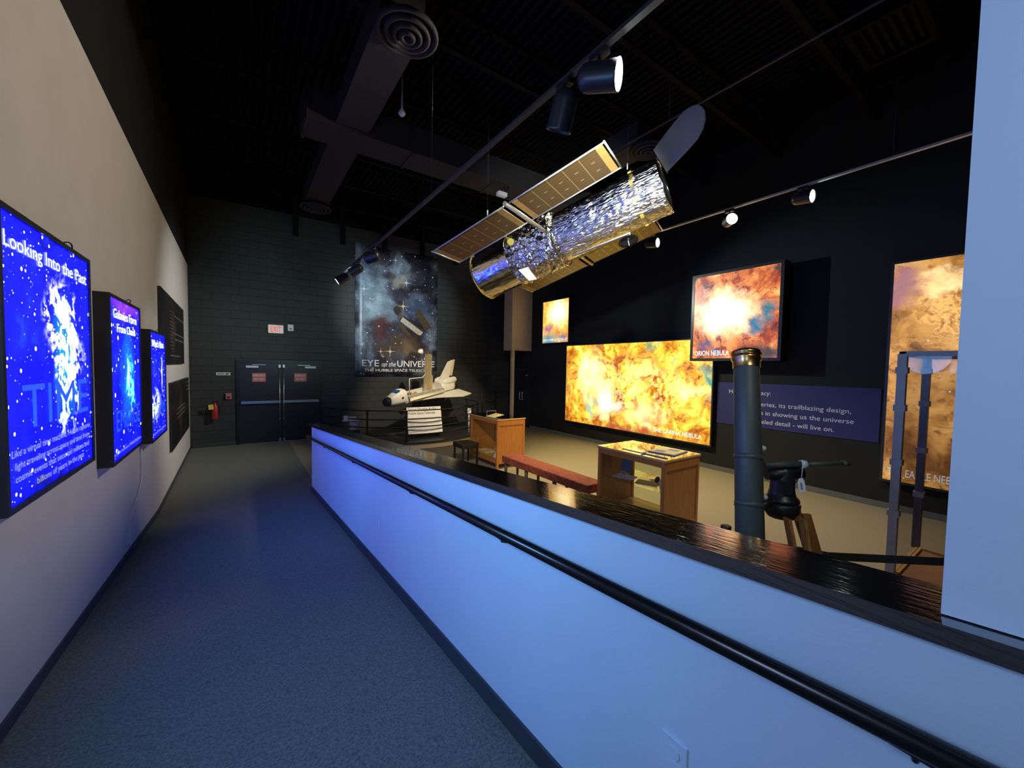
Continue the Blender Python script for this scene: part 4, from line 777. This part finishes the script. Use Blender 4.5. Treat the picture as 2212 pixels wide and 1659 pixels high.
MB().slab((4.44, 7.34, 1.05), (0.24, 0, 0), (0, 0.02, 0.11), (0, 0.004, 0)).build('clear_panel', M_acrylic, t)
MB().tube([(4.44, 7.34, 1.055), (4.44, 7.36, 1.16), (4.68, 7.36, 1.16), (4.68, 7.34, 1.055)], 0.003, 6).build('panel_edge', M_paper, t)
# bench
t = thing('velvet_bench', 'long rust red velvet bench between the two display cases', 'bench', (4.25, 5.0, 0))
bx0, bx1, by0, by1 = 4.05, 4.42, 3.90, 6.14
MB().box((bx0, by0, 0.33), (bx1, by1, 0.465)).build('seat', M_velvet, t, bevel=0.02)
for y in (by0 + 0.08, (by0 + by1) / 2 - 0.35, (by0 + by1) / 2 + 0.40, by1 - 0.08):
    for x in (bx0 + 0.05, bx1 - 0.05): MB().cone((x, y, 0), (x, y, 0.335), 0.018, 0.034, 4).build('leg', M_darkwood, t)
# stool
t = thing('stool', 'low black padded stool left of the far display case', 'stool', (4.05, 7.6, 0))
MB().box((3.84, 7.33, 0.37), (4.25, 7.80, 0.48)).build('cushion', M_leather, t, bevel=0.02)
for (x, y) in ((3.86, 7.35), (3.86, 7.75), (4.20, 7.35), (4.20, 7.75)): MB().box((x, y, 0), (x + 0.035, y + 0.035, 0.38)).build('leg', M_black, t)

# ================================================================== ANTIQUE TELESCOPE
T0 = V((2.762, 1.258, 2.262)); T1 = V((2.43, 1.041, 1.141)); td = (T1 - T0).normalized()
t = thing('antique_telescope', 'grey-green refractor telescope with brass cap on a wooden tripod', 'telescope', (2.80, 1.03, 0))
MB().lathe(T0, td, [(0.03, 0), (0.03, 0.070), (0.10, 0.075), (1.55, 0.077), (1.56, 0.06), (1.62, 0.055), (1.62, 0)], 32).build('tube', M_tube, t); tub = t.children[0]
MB().lathe(T0, td, [(0.0, 0), (0.0, 0.078), (0.006, 0.088), (0.028, 0.090), (0.032, 0.084), (0.040, 0.084), (0.045, 0.089), (0.062, 0.086), (0.07, 0.080), (0.12, 0.0785)], 36).build('dew_cap', M_brass, tub)
for s_ in (0.70, 0.98):
    q = T0 + td * s_; MB().cyl(q - td * 0.015, q + td * 0.015, 0.0795, 28).build('tube_band', M_tube, tub)
side = (V((2.84, 1.04, 1.5)) - (T0 + td * 0.74)); side = (side - td * side.dot(td)).normalized()
for s_ in (0.62, 0.92):
    q = T0 + td * s_ + side * 0.078
    b = MB().cyl(q, q + side * 0.035, 0.006, 8); b.lathe(q + side * 0.035, side, [(0, 0), (0, 0.018), (0.010, 0.012), (0.014, 0.018), (0.026, 0.018), (0.026, 0)], 8); b.build('wing_nut', M_steel, t)
c0 = T0 + td * 0.78 + side * 0.07
MB().prism([c0 - td * 0.14, c0 - td * 0.14 + side * 0.02, c0 - td * 0.02 + side * 0.045, c0 + td * 0.10 + side * 0.045, c0 + td * 0.16 + side * 0.02, c0 + td * 0.16], side.cross(td) * 0.04).build('cradle', M_tube, t)
A_ = at(1650, 1004, 2.46); B_ = at(1740, 1003, 2.47); C_ = at(1828, 1001, 2.5)
MB().cyl(A_, B_, 0.020, 16).build('declination_axis', M_tube, t)
MB().cyl(B_ - (B_ - A_) * 0.12, B_, 0.026, 16).build('collar', M_steel, t)
MB().cyl(B_, C_, 0.013, 12).lathe(C_, (C_ - B_), [(-0.03, 0.012), (-0.02, 0.022), (-0.008, 0.022), (0, 0.012), (0.02, 0.018), (0.02, 0)], 12).build('counter_shaft', M_tube, t)
MB().cone(at(1655, 1024, 2.5), at(1728, 1020, 2.5), 0.035, 0.05, 18).build('axis_housing', M_black, t)
H0 = at(1690, 1040, 2.52)
b = MB().lathe((H0.x, H0.y, 1.30), Z, [(0, 0), (0, 0.092), (0.012, 0.10), (0.025, 0.095), (0.04, 0.08), (0.075, 0.070), (0.18, 0.067), (0.215, 0.055), (0.235, 0.035), (0.24, 0)], 24); b.build('yoke', M_black, t)
MB().lathe((H0.x, H0.y, 1.20), Z, [(0, 0), (0, 0.075), (0.04, 0.10), (0.09, 0.105), (0.10, 0.095), (0.10, 0)], 24).build('tripod_head', M_black, t)
MB().prism([at(1692, 1040, 2.44), at(1712, 1040, 2.44), at(1713, 1070, 2.44), at(1691, 1070, 2.44)], -BK * 0.02).build('maker_plate', M_blacksatin, t)
for (fx, fy, r_) in ((2.55, 0.62, 0), (3.30, 0.75, 1), (2.78, 1.55, 2)):
    top = V((H0.x, H0.y, 1.235)); foot = V((fx, fy, 0.0)); dd = (foot - top); hd = V((dd.x, dd.y, 0)).normalized(); sd = V((-hd.y, hd.x, 0))
    l = MB()
    for s_ in (1, -1):
        p0 = top + hd * 0.10 + sd * 0.045 * s_; p1 = foot + sd * 0.018 * s_
        l.slab(p0 - sd * 0.009, p1 - p0, sd * 0.018, hd * 0.055)
    l.build('leg', M_tripod, t)
MB().tube([at(1640, 1095, 2.45), at(1660, 1085, 2.5), (H0.x, H0.y, 1.24)], 0.03, 10).build('hinge_lug', M_black, t)
t = thing('paper_tag', 'white paper tag on a string hanging from the telescope axis', 'tag', at(1733, 1000, 2.44))
q = at(1729, 1036, 2.42)
MB().prism([at(1726, 1034, 2.43), at(1734, 1032, 2.43), at(1738, 1040, 2.43), at(1741, 1060, 2.43), at(1727, 1065, 2.43), at(1723, 1042, 2.43)], -BK * 0.002).build('card', M_paper, t)
MB().tube([at(1733, 993, 2.43), at(1734, 1010, 2.43), at(1731, 1034, 2.43)], 0.0022, 6).build('string', M_paper, t)
b = MB()
for i in range(3): b.prism([at(1728 + 0.7 * i * 2, 1042 + i, 2.4285), at(1730 + 0.7 * i * 2, 1042 + i, 2.4285), at(1732 + 0.7 * i * 2, 1058, 2.4285), at(1730 + 0.7 * i * 2, 1058, 2.4285)], BK * 0.0004)
b.build('handwriting', M_greyprint, t)
# stanchion with belt
t = thing('belt_stanchion', 'black stanchion post with retractable belt left of the telescope', 'stanchion', (3.05, 1.48, 0))
MB().lathe((3.05, 1.48, 0), Z, [(0, 0), (0, 0.15), (0.02, 0.15), (0.03, 0.03), (0.84, 0.025), (0.84, 0.031), (0.91, 0.031), (0.925, 0.037), (0.945, 0.037), (0.95, 0.028), (0.95, 0)], 20).build('post', M_black, t)
bp = [(3.05, 1.48, 0.845), (3.155, 1.21, 0.845), (3.312, 0.917, 0.845), (3.892, 0.453, 0.845), (4.21, 0.215, 0.845)]
b = MB()
for i in range(len(bp) - 1):
    p0, p1 = V(bp[i]), V(bp[i + 1]); nn = (p1 - p0).cross(Z).normalized() * 0.002; b.slab(p0 - nn, p1 - p0, V((0, 0, 0.055)), nn * 2)
b.build('belt', M_print, t)
t = thing('belt_stanchion', 'black stanchion post beyond the pillar that receives the belt', 'stanchion', (4.24, 0.19, 0))
MB().lathe((4.24, 0.18, 0), Z, [(0, 0), (0, 0.15), (0.02, 0.15), (0.03, 0.03), (0.84, 0.025), (0.84, 0.031), (0.91, 0.031), (0.925, 0.037), (0.945, 0.037), (0.95, 0.028), (0.95, 0)], 20).build('post', M_black, t)

# ================================================================== CLEAR CASE
t = thing('clear_display_case', 'tall clear display case with silver frame next to the pillar', 'display case', (4.9, 0.4, 0))
ex0, ex1, ey1, ey0, ez0, ez1 = 4.48, 5.40, 0.82, -0.10, 0.45, 2.30
MB().box((ex0, ey0, 0), (ex1, ey1, ez0)).build('plinth', M_plinth, t)
b = MB(); g = 0.03
for i, dz in enumerate((0.0, 0.012)):
    b.box((ex0 + g * i, ey1 - g * i - 0.02, ez0 + dz), (ex1 - g * i, ey1 - g * i, ez0 + dz + 0.012))
b.build('molding', M_oak2, t)
for (x, y) in ((ex0, ey1), (ex1, ey1), (ex0, ey0), (ex1, ey0)):
    b = MB(); b.box((x - 0.028, y - 0.028, ez0), (x + 0.028, y + 0.028, ez1))
    b.build('frame_post', M_tape if x == ex0 else mat('dark_chrome', (0.18, 0.17, 0.17), 0.4, 0.5, noise_s=9, noise_a=0.1), t)
    for z in (0.95, 1.38, 1.83, 2.14):
        MB().box((x - 0.037, y - 0.037, z), (x + 0.037, y + 0.037, z + 0.05)).build('clamp', M_tape, t)
for (p0, p1) in (((ex0, ey1), (ex1, ey1)), ((ex0, ey0), (ex1, ey0)), ((ex0, ey0), (ex0, ey1)), ((ex1, ey0), (ex1, ey1))):
    MB().box((min(p0[0], p1[0]) - 0.02, min(p0[1], p1[1]) - 0.02, ez1 - 0.02), (max(p0[0], p1[0]) + 0.02, max(p0[1], p1[1]) + 0.02, ez1 + 0.02)).build('top_rail', M_tape, t)
    MB().box((min(p0[0], p1[0]) - 0.003, min(p0[1], p1[1]) - 0.003, ez0), (max(p0[0], p1[0]) + 0.003, max(p0[1], p1[1]) + 0.003, ez1 - 0.02)).build('clear_panel', M_acrylic, t)

# ================================================================== SPACE TELESCOPE MODEL
a_ = V((0.37282628, -0.88516901, 0.2783458)).normalized(); w_ = V((-0.92414874, -0.3811687, 0.02568106)); w_ = (w_ - a_ * w_.dot(a_)).normalized(); n_ = a_.cross(w_)
if n_.z < 0: n_ = -n_
FR = V((3.723, 2.573, 4.082)); L = 2.46; AF = FR - a_ * L; MM = FR - a_ * 1.313
t = thing('space_telescope_model', 'large silver foil space telescope model hanging with gold solar wings', 'model', tuple(AF))
def ringcyl(s0, s1, r0, r1, name, m, crumple=0, nn=64, ks=24, inner=False, arc=None):
    b = MB(); vs = []; 
    for k in range(ks + 1):
        s_ = s0 + (s1 - s0) * k / ks; r = r0 + (r1 - r0) * k / ks
        for i in range(nn):
            th = 2 * PI * i / nn if arc is None else arc[0] + (arc[1] - arc[0]) * i / (nn - 1)
            p = AF + a_ * s_ + r * (math.cos(th) * w_ + math.sin(th) * n_)
            if crumple and 0 < k < ks: p += (math.cos(th) * w_ + math.sin(th) * n_) * crumple * (abs(noise.noise(p * 14)) * 2 + noise.noise(p * 32) - 0.5)
            vs.append(p)
    if arc is None: fs = [(k * nn + i, k * nn + (i + 1) % nn, (k + 1) * nn + (i + 1) % nn, (k + 1) * nn + i) for k in range(ks) for i in range(nn)]
    else: fs = [(k * nn + i, k * nn + i + 1, (k + 1) * nn + i + 1, (k + 1) * nn + i) for k in range(ks) for i in range(nn - 1)]
    if arc is None:
        for fi, f in enumerate(fs):
            k, i = divmod(fi, nn); b.uv[fi] = [(i / nn * 1.9, k / ks * (s1 - s0)), ((i + 1) / nn * 1.9, k / ks * (s1 - s0)), ((i + 1) / nn * 1.9, (k + 1) / ks * (s1 - s0)), (i / nn * 1.9, (k + 1) / ks * (s1 - s0))]
    b.add(vs, fs, True); return b.build(name, m, t)
ringcyl(0.0, 0.56, 0.315, 0.318, 'aft_shroud', M_foil2, 0.004)
MB().cone(AF, AF + a_ * 0.01, 0.313, 0.313, 48).build('aft_bulkhead', M_blacksatin, t)
ringcyl(0.56, 1.18, 0.325, 0.33, 'equipment_section', M_foil, 0.028, 96, 48)
MB().lathe(AF + a_ * 1.18, a_, [(0, 0.33), (0.05, 0.285)], 48).build('shoulder_ring', M_foil, t)
ringcyl(1.20, 2.46, 0.285, 0.285, 'forward_shell', M_foil3, 0.007, 96, 60)
ringcyl(1.5, 2.46, 0.278, 0.278, 'inner_barrel', M_print)
MB().cone(AF + a_ * 1.52, AF + a_ * 1.53, 0.27, 0.27, 32).build('inner_baffle', M_print, t)
ringcyl(1.35, 2.42, 0.290, 0.290, 'dark_panel', M_blacksatin, 0, 20, 6, arc=(PI * 0.28, PI * 0.58))
MB().lathe(FR, a_, [(-0.012, 0.284), (-0.012, 0.292), (0.006, 0.292), (0.006, 0.278), (-0.01, 0.278)], 48).build('front_rim', M_foil2, t)
for s_, r in ((0.0, 0.322), (0.56, 0.332), (1.18, 0.338)):
    b = MB(); pts = [AF + a_ * s_ + r * (math.cos(2 * PI * i / 40) * w_ + math.sin(2 * PI * i / 40) * n_) for i in range(41)]
    b.tube(pts, 0.007, 6, False); b.build('band', M_goldpaint if s_ == 0 else M_foil2, t)
for k in range(10):
    th = 2 * PI * k / 10 + 0.2; rad = math.cos(th) * w_ + math.sin(th) * n_; tg = a_.cross(rad)
    p = AF + a_ * 2.18 + rad * 0.30
    MB().slab(p - tg * 0.02 - a_ * 0.018, tg * 0.04, a_ * 0.036, rad * 0.012).build('latch', M_goldpaint, t)
    p = AF + a_ * 0.0 + rad * 0.326; MB().slab(p - tg * 0.03, tg * 0.06, a_ * 0.02, rad * 0.010).build('latch', M_goldpaint, t)
for th in (PI * 1.22, PI * 1.30):
    rad = math.cos(th) * w_ + math.sin(th) * n_
    b = MB().tube([AF + a_ * 1.25 + rad * 0.30, AF + a_ * 1.27 + rad * 0.318, AF + a_ * 1.95 + rad * 0.318, AF + a_ * 1.97 + rad * 0.30], 0.006, 6)
    b.build('handrail', M_goldpaint, t)
rad = math.cos(0.62) * w_ + math.sin(0.62) * n_
MB().cyl(AF + a_ * 0.60 + rad * 0.32, AF + a_ * 0.60 + rad * 0.40 , 0.012, 8).build('sensor_stem', M_goldpaint, t)
MB().cyl(at(1101, 524, 4.66), at(1103, 522, 4.62), 0.040, 24).build('star_sensor', mat('bright_yellow_disc', (0.75, 0.62, 0.08), 0.5, noise_s=9, noise_a=0.1), t)
# white patch on the aft lower side
pq = [at(1121, 585, 4.62), at(1137, 580, 4.62), at(1158, 601, 4.66), at(1143, 606, 4.66)]
MB().prism([at(1120, 583, 4.52), at(1140, 577, 4.50), at(1160, 603, 4.50), at(1143, 606, 4.52)], -BK * 0.02).build('white_panel', M_white, t)
# solar wings
M_solar, tt, pp = nt('solar_cell_blanket')
uvn = tt.nodes.new('ShaderNodeUVMap'); sx = tt.nodes.new('ShaderNodeSeparateXYZ'); lk(tt, uvn.outputs[0], sx.inputs[0])
def mth(op, a, bb=None, c=None):
    n = tt.nodes.new('ShaderNodeMath'); n.operation = op
    for i, q in enumerate((a, bb, c)):
        if q is None: continue
        if isinstance(q, (int, float)): n.inputs[i].default_value = q
        else: lk(tt, q, n.inputs[i])
    return n.outputs[0]
u5 = mth('FRACT', mth('MULTIPLY', sx.outputs[0], 5.0)); vline = mth('LESS_THAN', mth('ABSOLUTE', mth('SUBTRACT', u5, 0.5)), 0.485)
v6 = mth('FRACT', mth('MULTIPLY', sx.outputs[1], 10.0)); hline = mth('GREATER_THAN', v6, 0.12)
tick = mth('MULTIPLY', mth('MULTIPLY', mth('LESS_THAN', mth('ABSOLUTE', mth('SUBTRACT', u5, 0.5)), 0.11), 1.0), mth('ADD', mth('LESS_THAN', mth('ABSOLUTE', mth('SUBTRACT', sx.outputs[1], 0.33)), 0.012), mth('LESS_THAN', mth('ABSOLUTE', mth('SUBTRACT', sx.outputs[1], 0.66)), 0.012)))
mA = tt.nodes.new('ShaderNodeMix'); mA.data_type = 'RGBA'; mA.inputs[6].default_value = (0.30, 0.21, 0.09, 1); mA.inputs[7].default_value = (0.20, 0.125, 0.045, 1); lk(tt, hline, mA.inputs[0])
mB = tt.nodes.new('ShaderNodeMix'); mB.data_type = 'RGBA'; mB.inputs[6].default_value = (0.75, 0.58, 0.28, 1); lk(tt, mA.outputs[2], mB.inputs[7]); lk(tt, vline, mB.inputs[0])
mC = tt.nodes.new('ShaderNodeMix'); mC.data_type = 'RGBA'; mC.inputs[7].default_value = (0.8, 0.65, 0.35, 1); lk(tt, mB.outputs[2], mC.inputs[6]); lk(tt, tick, mC.inputs[0])
lk(tt, mC.outputs[2], pp.inputs['Base Color']); pp.inputs['Roughness'].default_value = 0.38; pp.inputs['Metallic'].default_value = 0.45
M_amber = mat('amber_panel_band', (0.62, 0.36, 0.09), 0.45, noise_s=9, noise_a=0.12)
bdir = V((0.36992243, -0.87603775, 0.30937883)).normalized()
for sg in (1, -1):
    nn_ = bdir.cross(w_).normalized()
    MB().cyl(MM + w_ * 0.28 * sg, MM + w_ * 1.17 * sg, 0.022, 14).build('wing_boom', mat('pale_gold_boom', (0.70, 0.62, 0.42), 0.35, 0.5, noise_s=9, noise_a=0.1), t)
    for hf in (1, -1):
        s0, s1 = (0.035, 1.045) if hf > 0 else (-1.045, -0.035)
        o_ = MM + w_ * 0.69 * sg + bdir * s0; uu = bdir * (s1 - s0); vv = w_ * (0.43 * sg)
        root = MB().quad(o_ + bdir * 0.08, uu - bdir * 0.17, vv); root.quad(o_ + bdir * 0.08 + nn_ * 0.006, uu - bdir * 0.17, vv)
        bl = root.build('solar_blanket', M_solar, t)
        for q_ in (o_ + bdir * 0.02, o_ + uu - bdir * 0.09): MB().slab(q_, bdir * 0.065, vv, nn_ * 0.006).build('end_band', M_amber, bl)
        ee = o_ + (uu if hf > 0 else V((0, 0, 0))); MF = mat('pale_wing_frame', (0.80, 0.78, 0.66), 0.35, 0.4, noise_s=9, noise_a=0.05)
        MB().cyl(o_ - w_ * 0.02 * sg, o_ + uu - w_ * 0.02 * sg, 0.008, 8).build('wing_frame', MF, bl)
        MB().cyl(o_ + vv + w_ * 0.015 * sg, o_ + uu + vv + w_ * 0.015 * sg, 0.008, 8).build('wing_frame', MF, bl)
        MB().cyl(ee - w_ * 0.03 * sg, ee + vv + w_ * 0.03 * sg, 0.009, 8).build('wing_frame', MF, bl)
# aperture door
P1, P2 = at(1413, 325, 4.20), at(1441, 372, 4.02); PT = at(1510, 228, 3.72)
nrm = (P2 - P1).cross(PT - P1).normalized(); ww = P2 - P1
def onpl(x, y):
    r = at(x, y, 1) - CP; return CP + r * ((P1 - CP).dot(nrm) / r.dot(nrm))
pts = [P1, P2] + [onpl(*q) for q in ((1462, 350), (1486, 325), (1508, 300), (1520, 278), (1525, 258), (1524, 240), (1518, 231), (1508, 227), (1494, 231), (1478, 242), (1458, 265), (1435, 295))]
MB().prism(pts, nrm * 0.012).build('aperture_door', mat('grey_door_panel', (0.46, 0.44, 0.40), 0.45, 0.2, noise_s=5, noise_a=0.12), t)
MB().cyl(P1 - ww * 0.05, P2 + ww * 0.05, 0.012, 8).build('door_hinge', M_black, t)
# dishes
MB().tube([AF + a_ * 1.3 - n_ * 0.28, at(1362, 503, 4.0), at(1357, 516, 3.98)], 0.010, 8).build('antenna_mast', M_steel, t)
dc = at(1357, 520, 3.98); dn_ = (V((0, 0, -0.92)) + RT * 0.1 + BK * 0.35).normalized()
MB().lathe(dc, dn_, [(-0.03, 0.0), (-0.028, 0.03), (-0.015, 0.07), (0.005, 0.098), (0.009, 0.098), (-0.010, 0.07), (-0.022, 0.03), (-0.024, 0)], 28).build('dish_antenna', M_black, t)
MB().cyl(dc, dc + dn_ * 0.06, 0.004, 6).build('dish_feed', M_steel, t)
for (q, top) in ((at(1053, 466, 5.05), None), (at(1355, 366, 4.55), None)):
    MB().cyl(q, (q.x, q.y, 6.2), 0.0012, 6).build('suspension_wire', M_track, t)
    MB().cyl(q, (q.x, q.y, q.z + 0.07), 0.008, 8).build('turnbuckle', M_steel, t)

# ================================================================== TRACKS AND SPOT HEADS
def track(label, x, z, y0, y1, lit):
    t = thing('lighting_track', label, 'lighting track', (x, (y0 + y1) / 2, z))
    MB().box((x - 0.018, y0, z), (x + 0.018, y1, z + 0.02)).build('track_bar', lit, t)
    for y in (y0 + 0.5, y0 + 3.1, y0 + 5.5): MB().cyl((x, y, z + 0.02), (x, y, 6.2), 0.0012, 6).build('hanger_wire', M_black, t)
M_track2 = mat('track_light_grey', (0.42, 0.40, 0.36), 0.4, 0.3, noise_s=9, noise_a=0.1)
track('ceiling lighting track hanging closest above the ramp', 1.476, 3.7, -2.0, 7.6, M_track)
track('ceiling lighting track hanging above the gallery along the light boxes', 5.17, 4.2, -2.0, 8.2, M_track2)
def head(label, tx, ty, tz, d, lens, Lh=0.20, r=0.072, drop=0.12, shift=0.0, power=0, color=(1, 1, 1), ang=50):
    d = V(d).normalized(); c = V((tx, ty, tz - drop)) + d * shift
    t = thing('spotlight', label, 'spotlight', (tx, ty, tz))
    p0 = c - d * Lh * 0.5; 
    MB().lathe(p0, d, [(0, 0), (0, r * 0.55), (Lh * 0.12, r * 0.85), (Lh * 0.25, r * 0.92), (Lh * 0.94, r * 0.96), (Lh, r), (Lh, r * 0.93), (Lh * 0.93, r * 0.9)], 28).build('can', M_blacksatin, t); can = t.children[0]
    MB().lathe(p0, d, [(Lh * 0.93, 0), (Lh * 0.93, r * 0.90), (Lh * 0.95, r * 0.9), (Lh * 0.965, 0)], 24).build('lens', lens, can)
    MB().box((tx - 0.022, ty - 0.05, tz - 0.03), (tx + 0.022, ty + 0.05, tz)).build('track_adapter', M_black, t)
    MB().tube([(tx, ty, tz - 0.03), (tx, ty, tz - 0.05), c + Z * 0.02], 0.008, 8).build('stem', M_black, t)
    if power:
        spot('spotlight_beam', c + d * (Lh * 0.5 + 0.03), c + d * 3, power, color, ang, 0.6, 0.05)
R3 = RT; T3 = BK
head('lit black spotlight on the ramp track facing right, largest lens in view', 1.476, 1.42, 3.7, RT * 0.90 - UP * 0.22 + BK * 0.42, M_lens, power=60, color=(0.95, 1, 0.98))
head('unlit black spotlight pointing down beside the largest lit one', 1.476, 1.67, 3.7, -UP * 0.86 - BK * 0.45 - RT * 0.22, M_lensoff, shift=0.03)
head('lit black spotlight pointing lower left in front of the banner edge', 1.476, 6.55, 3.7, -RT * 0.72 - UP * 0.55 + BK * 0.30, M_lens, shift=0.20, power=25, color=(0.95, 1, 0.98))
head('black spotlight just behind the lit one at the banner edge', 1.476, 6.25, 3.7, -RT * 0.75 - UP * 0.50 + BK * 0.05, M_lensoff, shift=0.04)
head('unlit black spotlight overlapping the top left corner of the banner', 1.476, 5.45, 3.7, -RT * 0.95 - UP * 0.12 - BK * 0.35, M_lensoff, r=0.078)
head('lit spotlight on the gallery track facing right, rightmost of all', 5.17, 1.83, 4.2, RT * 0.55 - UP * 0.22 + BK * 0.95, M_lens, power=30, color=(0.95, 0.98, 1))
head('round warm spotlight facing the camera on the gallery track', 5.17, 2.63, 4.2, BK * 0.9 - UP * 0.1 - RT * 0.15, M_lensw, drop=0.14, power=12, color=(1, 0.9, 0.6))
head('lit spotlight below the rear solar wing of the space telescope model', 5.17, 3.78, 4.2, BK * 0.7 + RT * 0.65 - UP * 0.15, M_lens, drop=0.14, power=25, color=(0.95, 1, 1))
head('small dark spotlight at the aft end of the space telescope model', 5.17, 7.95, 4.2, BK * 0.2 - UP * 0.6 - RT * 0.6, M_lensoff, drop=0.08)

# ================================================================== DUCTS AND CEILING FITTINGS
def diffuser(x, y, z, r, t, neck=0.15):
    b = MB()
    for k, (ra, rb) in enumerate(((1.0, 0.86), (0.74, 0.60), (0.48, 0.36), (0.26, 0.12))):
        zz = z - 0.012 * k; b.lathe((x, y, zz), Z, [(0.03, r * ra * 0.98), (0.0, r * ra), (-0.012, r * (ra + rb) / 2), (0.0, r * rb), (0.06, r * rb * 0.94)], 36)
    b.lathe((x, y, z), Z, [(0.03, r), (0.05, r * 0.8), (neck, r * 0.55)], 36); b.cone((x, y, z + 0.05), (x, y, z + 0.055), r * 0.9, r * 0.9, 30)
    b.build('round_diffuser', M_duct, t)
t = thing('air_duct', 'wide rectangular main air duct crossing below the black ceiling', 'air duct', (4.5, 6.2, 5.4))
MB().box((0.72, 5.95, 5.4), (8.38, 6.5, 5.8)).build('duct_body', M_duct, t)
MB().box((0.74, 5.93, 5.38), (0.78, 6.52, 5.82)).build('flange', M_duct, t)
for x in (2.2, 3.7, 5.2): MB().box((x, 5.935, 5.385), (x + 0.04, 6.515, 5.815)).build('flange', M_duct, t)
t = thing('air_duct', 'branch air duct on the left with a large round diffuser at each end', 'air duct', (1.33, 6.5, 5.42))
MB().box((1.10, 3.85, 5.44), (1.54, 5.93, 5.76)).box((1.10, 6.52, 5.44), (1.54, 9.3, 5.76)).build('duct_body', M_duct, t)
diffuser(1.37, 3.88, 5.36, 0.30, t); diffuser(1.315, 9.2, 5.36, 0.30, t)
t = thing('air_duct', 'branch air duct with a round diffuser behind the space telescope model', 'air duct', (4.98, 4.8, 5.42))
MB().box((4.78, 3.80, 5.44), (5.20, 5.93, 5.76)).build('duct_body', M_duct, t); diffuser(4.98, 3.75, 5.36, 0.27, t)
t = thing('ceiling_vent', 'square dark ceiling vent near the top right corner', 'vent', (5.2, 1.15, 5.4))
b = MB(); b.box((4.85, 0.90, 5.40), (5.60, 0.95, 5.46)).box((4.85, 1.40, 5.40), (5.60, 1.45, 5.46)).box((4.85, 0.95, 5.40), (4.91, 1.40, 5.46)).box((5.54, 0.95, 5.40), (5.60, 1.40, 5.46)); b.build('frame', mat('vent_black', (0.006, 0.006, 0.007), 0.8, noise_s=9, noise_a=0.1, spec=0.08), t)
b = MB()
for i in range(6): b.slab((4.91, 0.98 + 0.07 * i, 5.42), (0.63, 0, 0), (0, 0.05, 0.03), (0, 0, 0.004))
b.build('louvres', MATS['vent_black'], t); MB().box((4.88, 0.93, 5.46), (5.57, 1.42, 6.75)).build('duct_drop', M_ceil, t)
t = thing('conduit', 'thin grey conduit running under the ceiling to the right branch duct', 'conduit', (4.1, 1, 5.0))
MB().cyl((4.07, -1.0, 5.0), (4.07, 3.6, 5.0), 0.013, 8).build('pipe', M_track, t); MB().cyl((4.07, 3.6, 5.0), (4.6, 5.9, 5.42), 0.013, 8).build('pipe', M_track, t)
for y in (0.0, 2.8): MB().cyl((4.07, y, 5.0), (4.07, y, 6.2), 0.004, 6).build('hanger', M_black, t)
t = thing('ceiling_camera', 'small white camera on a black arm under the main duct', 'camera', (3.6, 5.6, 5.1))
q = at(1084, 420, 6.9); qz = q.z
MB().box((q.x - 0.09, q.y - 0.05, q.z - 0.035), (q.x + 0.09, q.y + 0.05, q.z + 0.035)).build('camera_body', M_white, t, bevel=0.01)
MB().tube([(q.x, q.y, q.z + 0.035), (q.x + 0.05, q.y, q.z + 0.15), (q.x + 0.2, q.y + 0.1, q.z + 0.17), (q.x + 0.2, q.y + 0.1, 5.4)], 0.012, 8).build('arm', M_black, t)
o = MB().lathe((1.819, 5.35, 5.5), Z, [(0, 0), (0, 0.03), (0.03, 0.05), (0.1, 0.012), (1.25, 0.010), (1.25, 0)], 16).build('sprinkler', M_steel); tag(o, 'tiny pale sprinkler head hanging below the black ceiling', 'sprinkler')

GR = {'light_box': 'glowing light boxes on the walls', 'spotlight': 'black track spotlights', 'lighting_track': 'ceiling lighting tracks', 'display_case': 'oak and glass display cases', 'paper_sheet': 'paper sheets in the near display case', 'air_duct': 'black ceiling air ducts', 'wall_outlet': 'painted wall outlets', 'belt_stanchion': 'black belt stanchions'}
for o in col.objects:
    k = o.name.split('.')[0]
    if o.parent is None and k in GR and 'label' in o: o['group'] = GR[k]
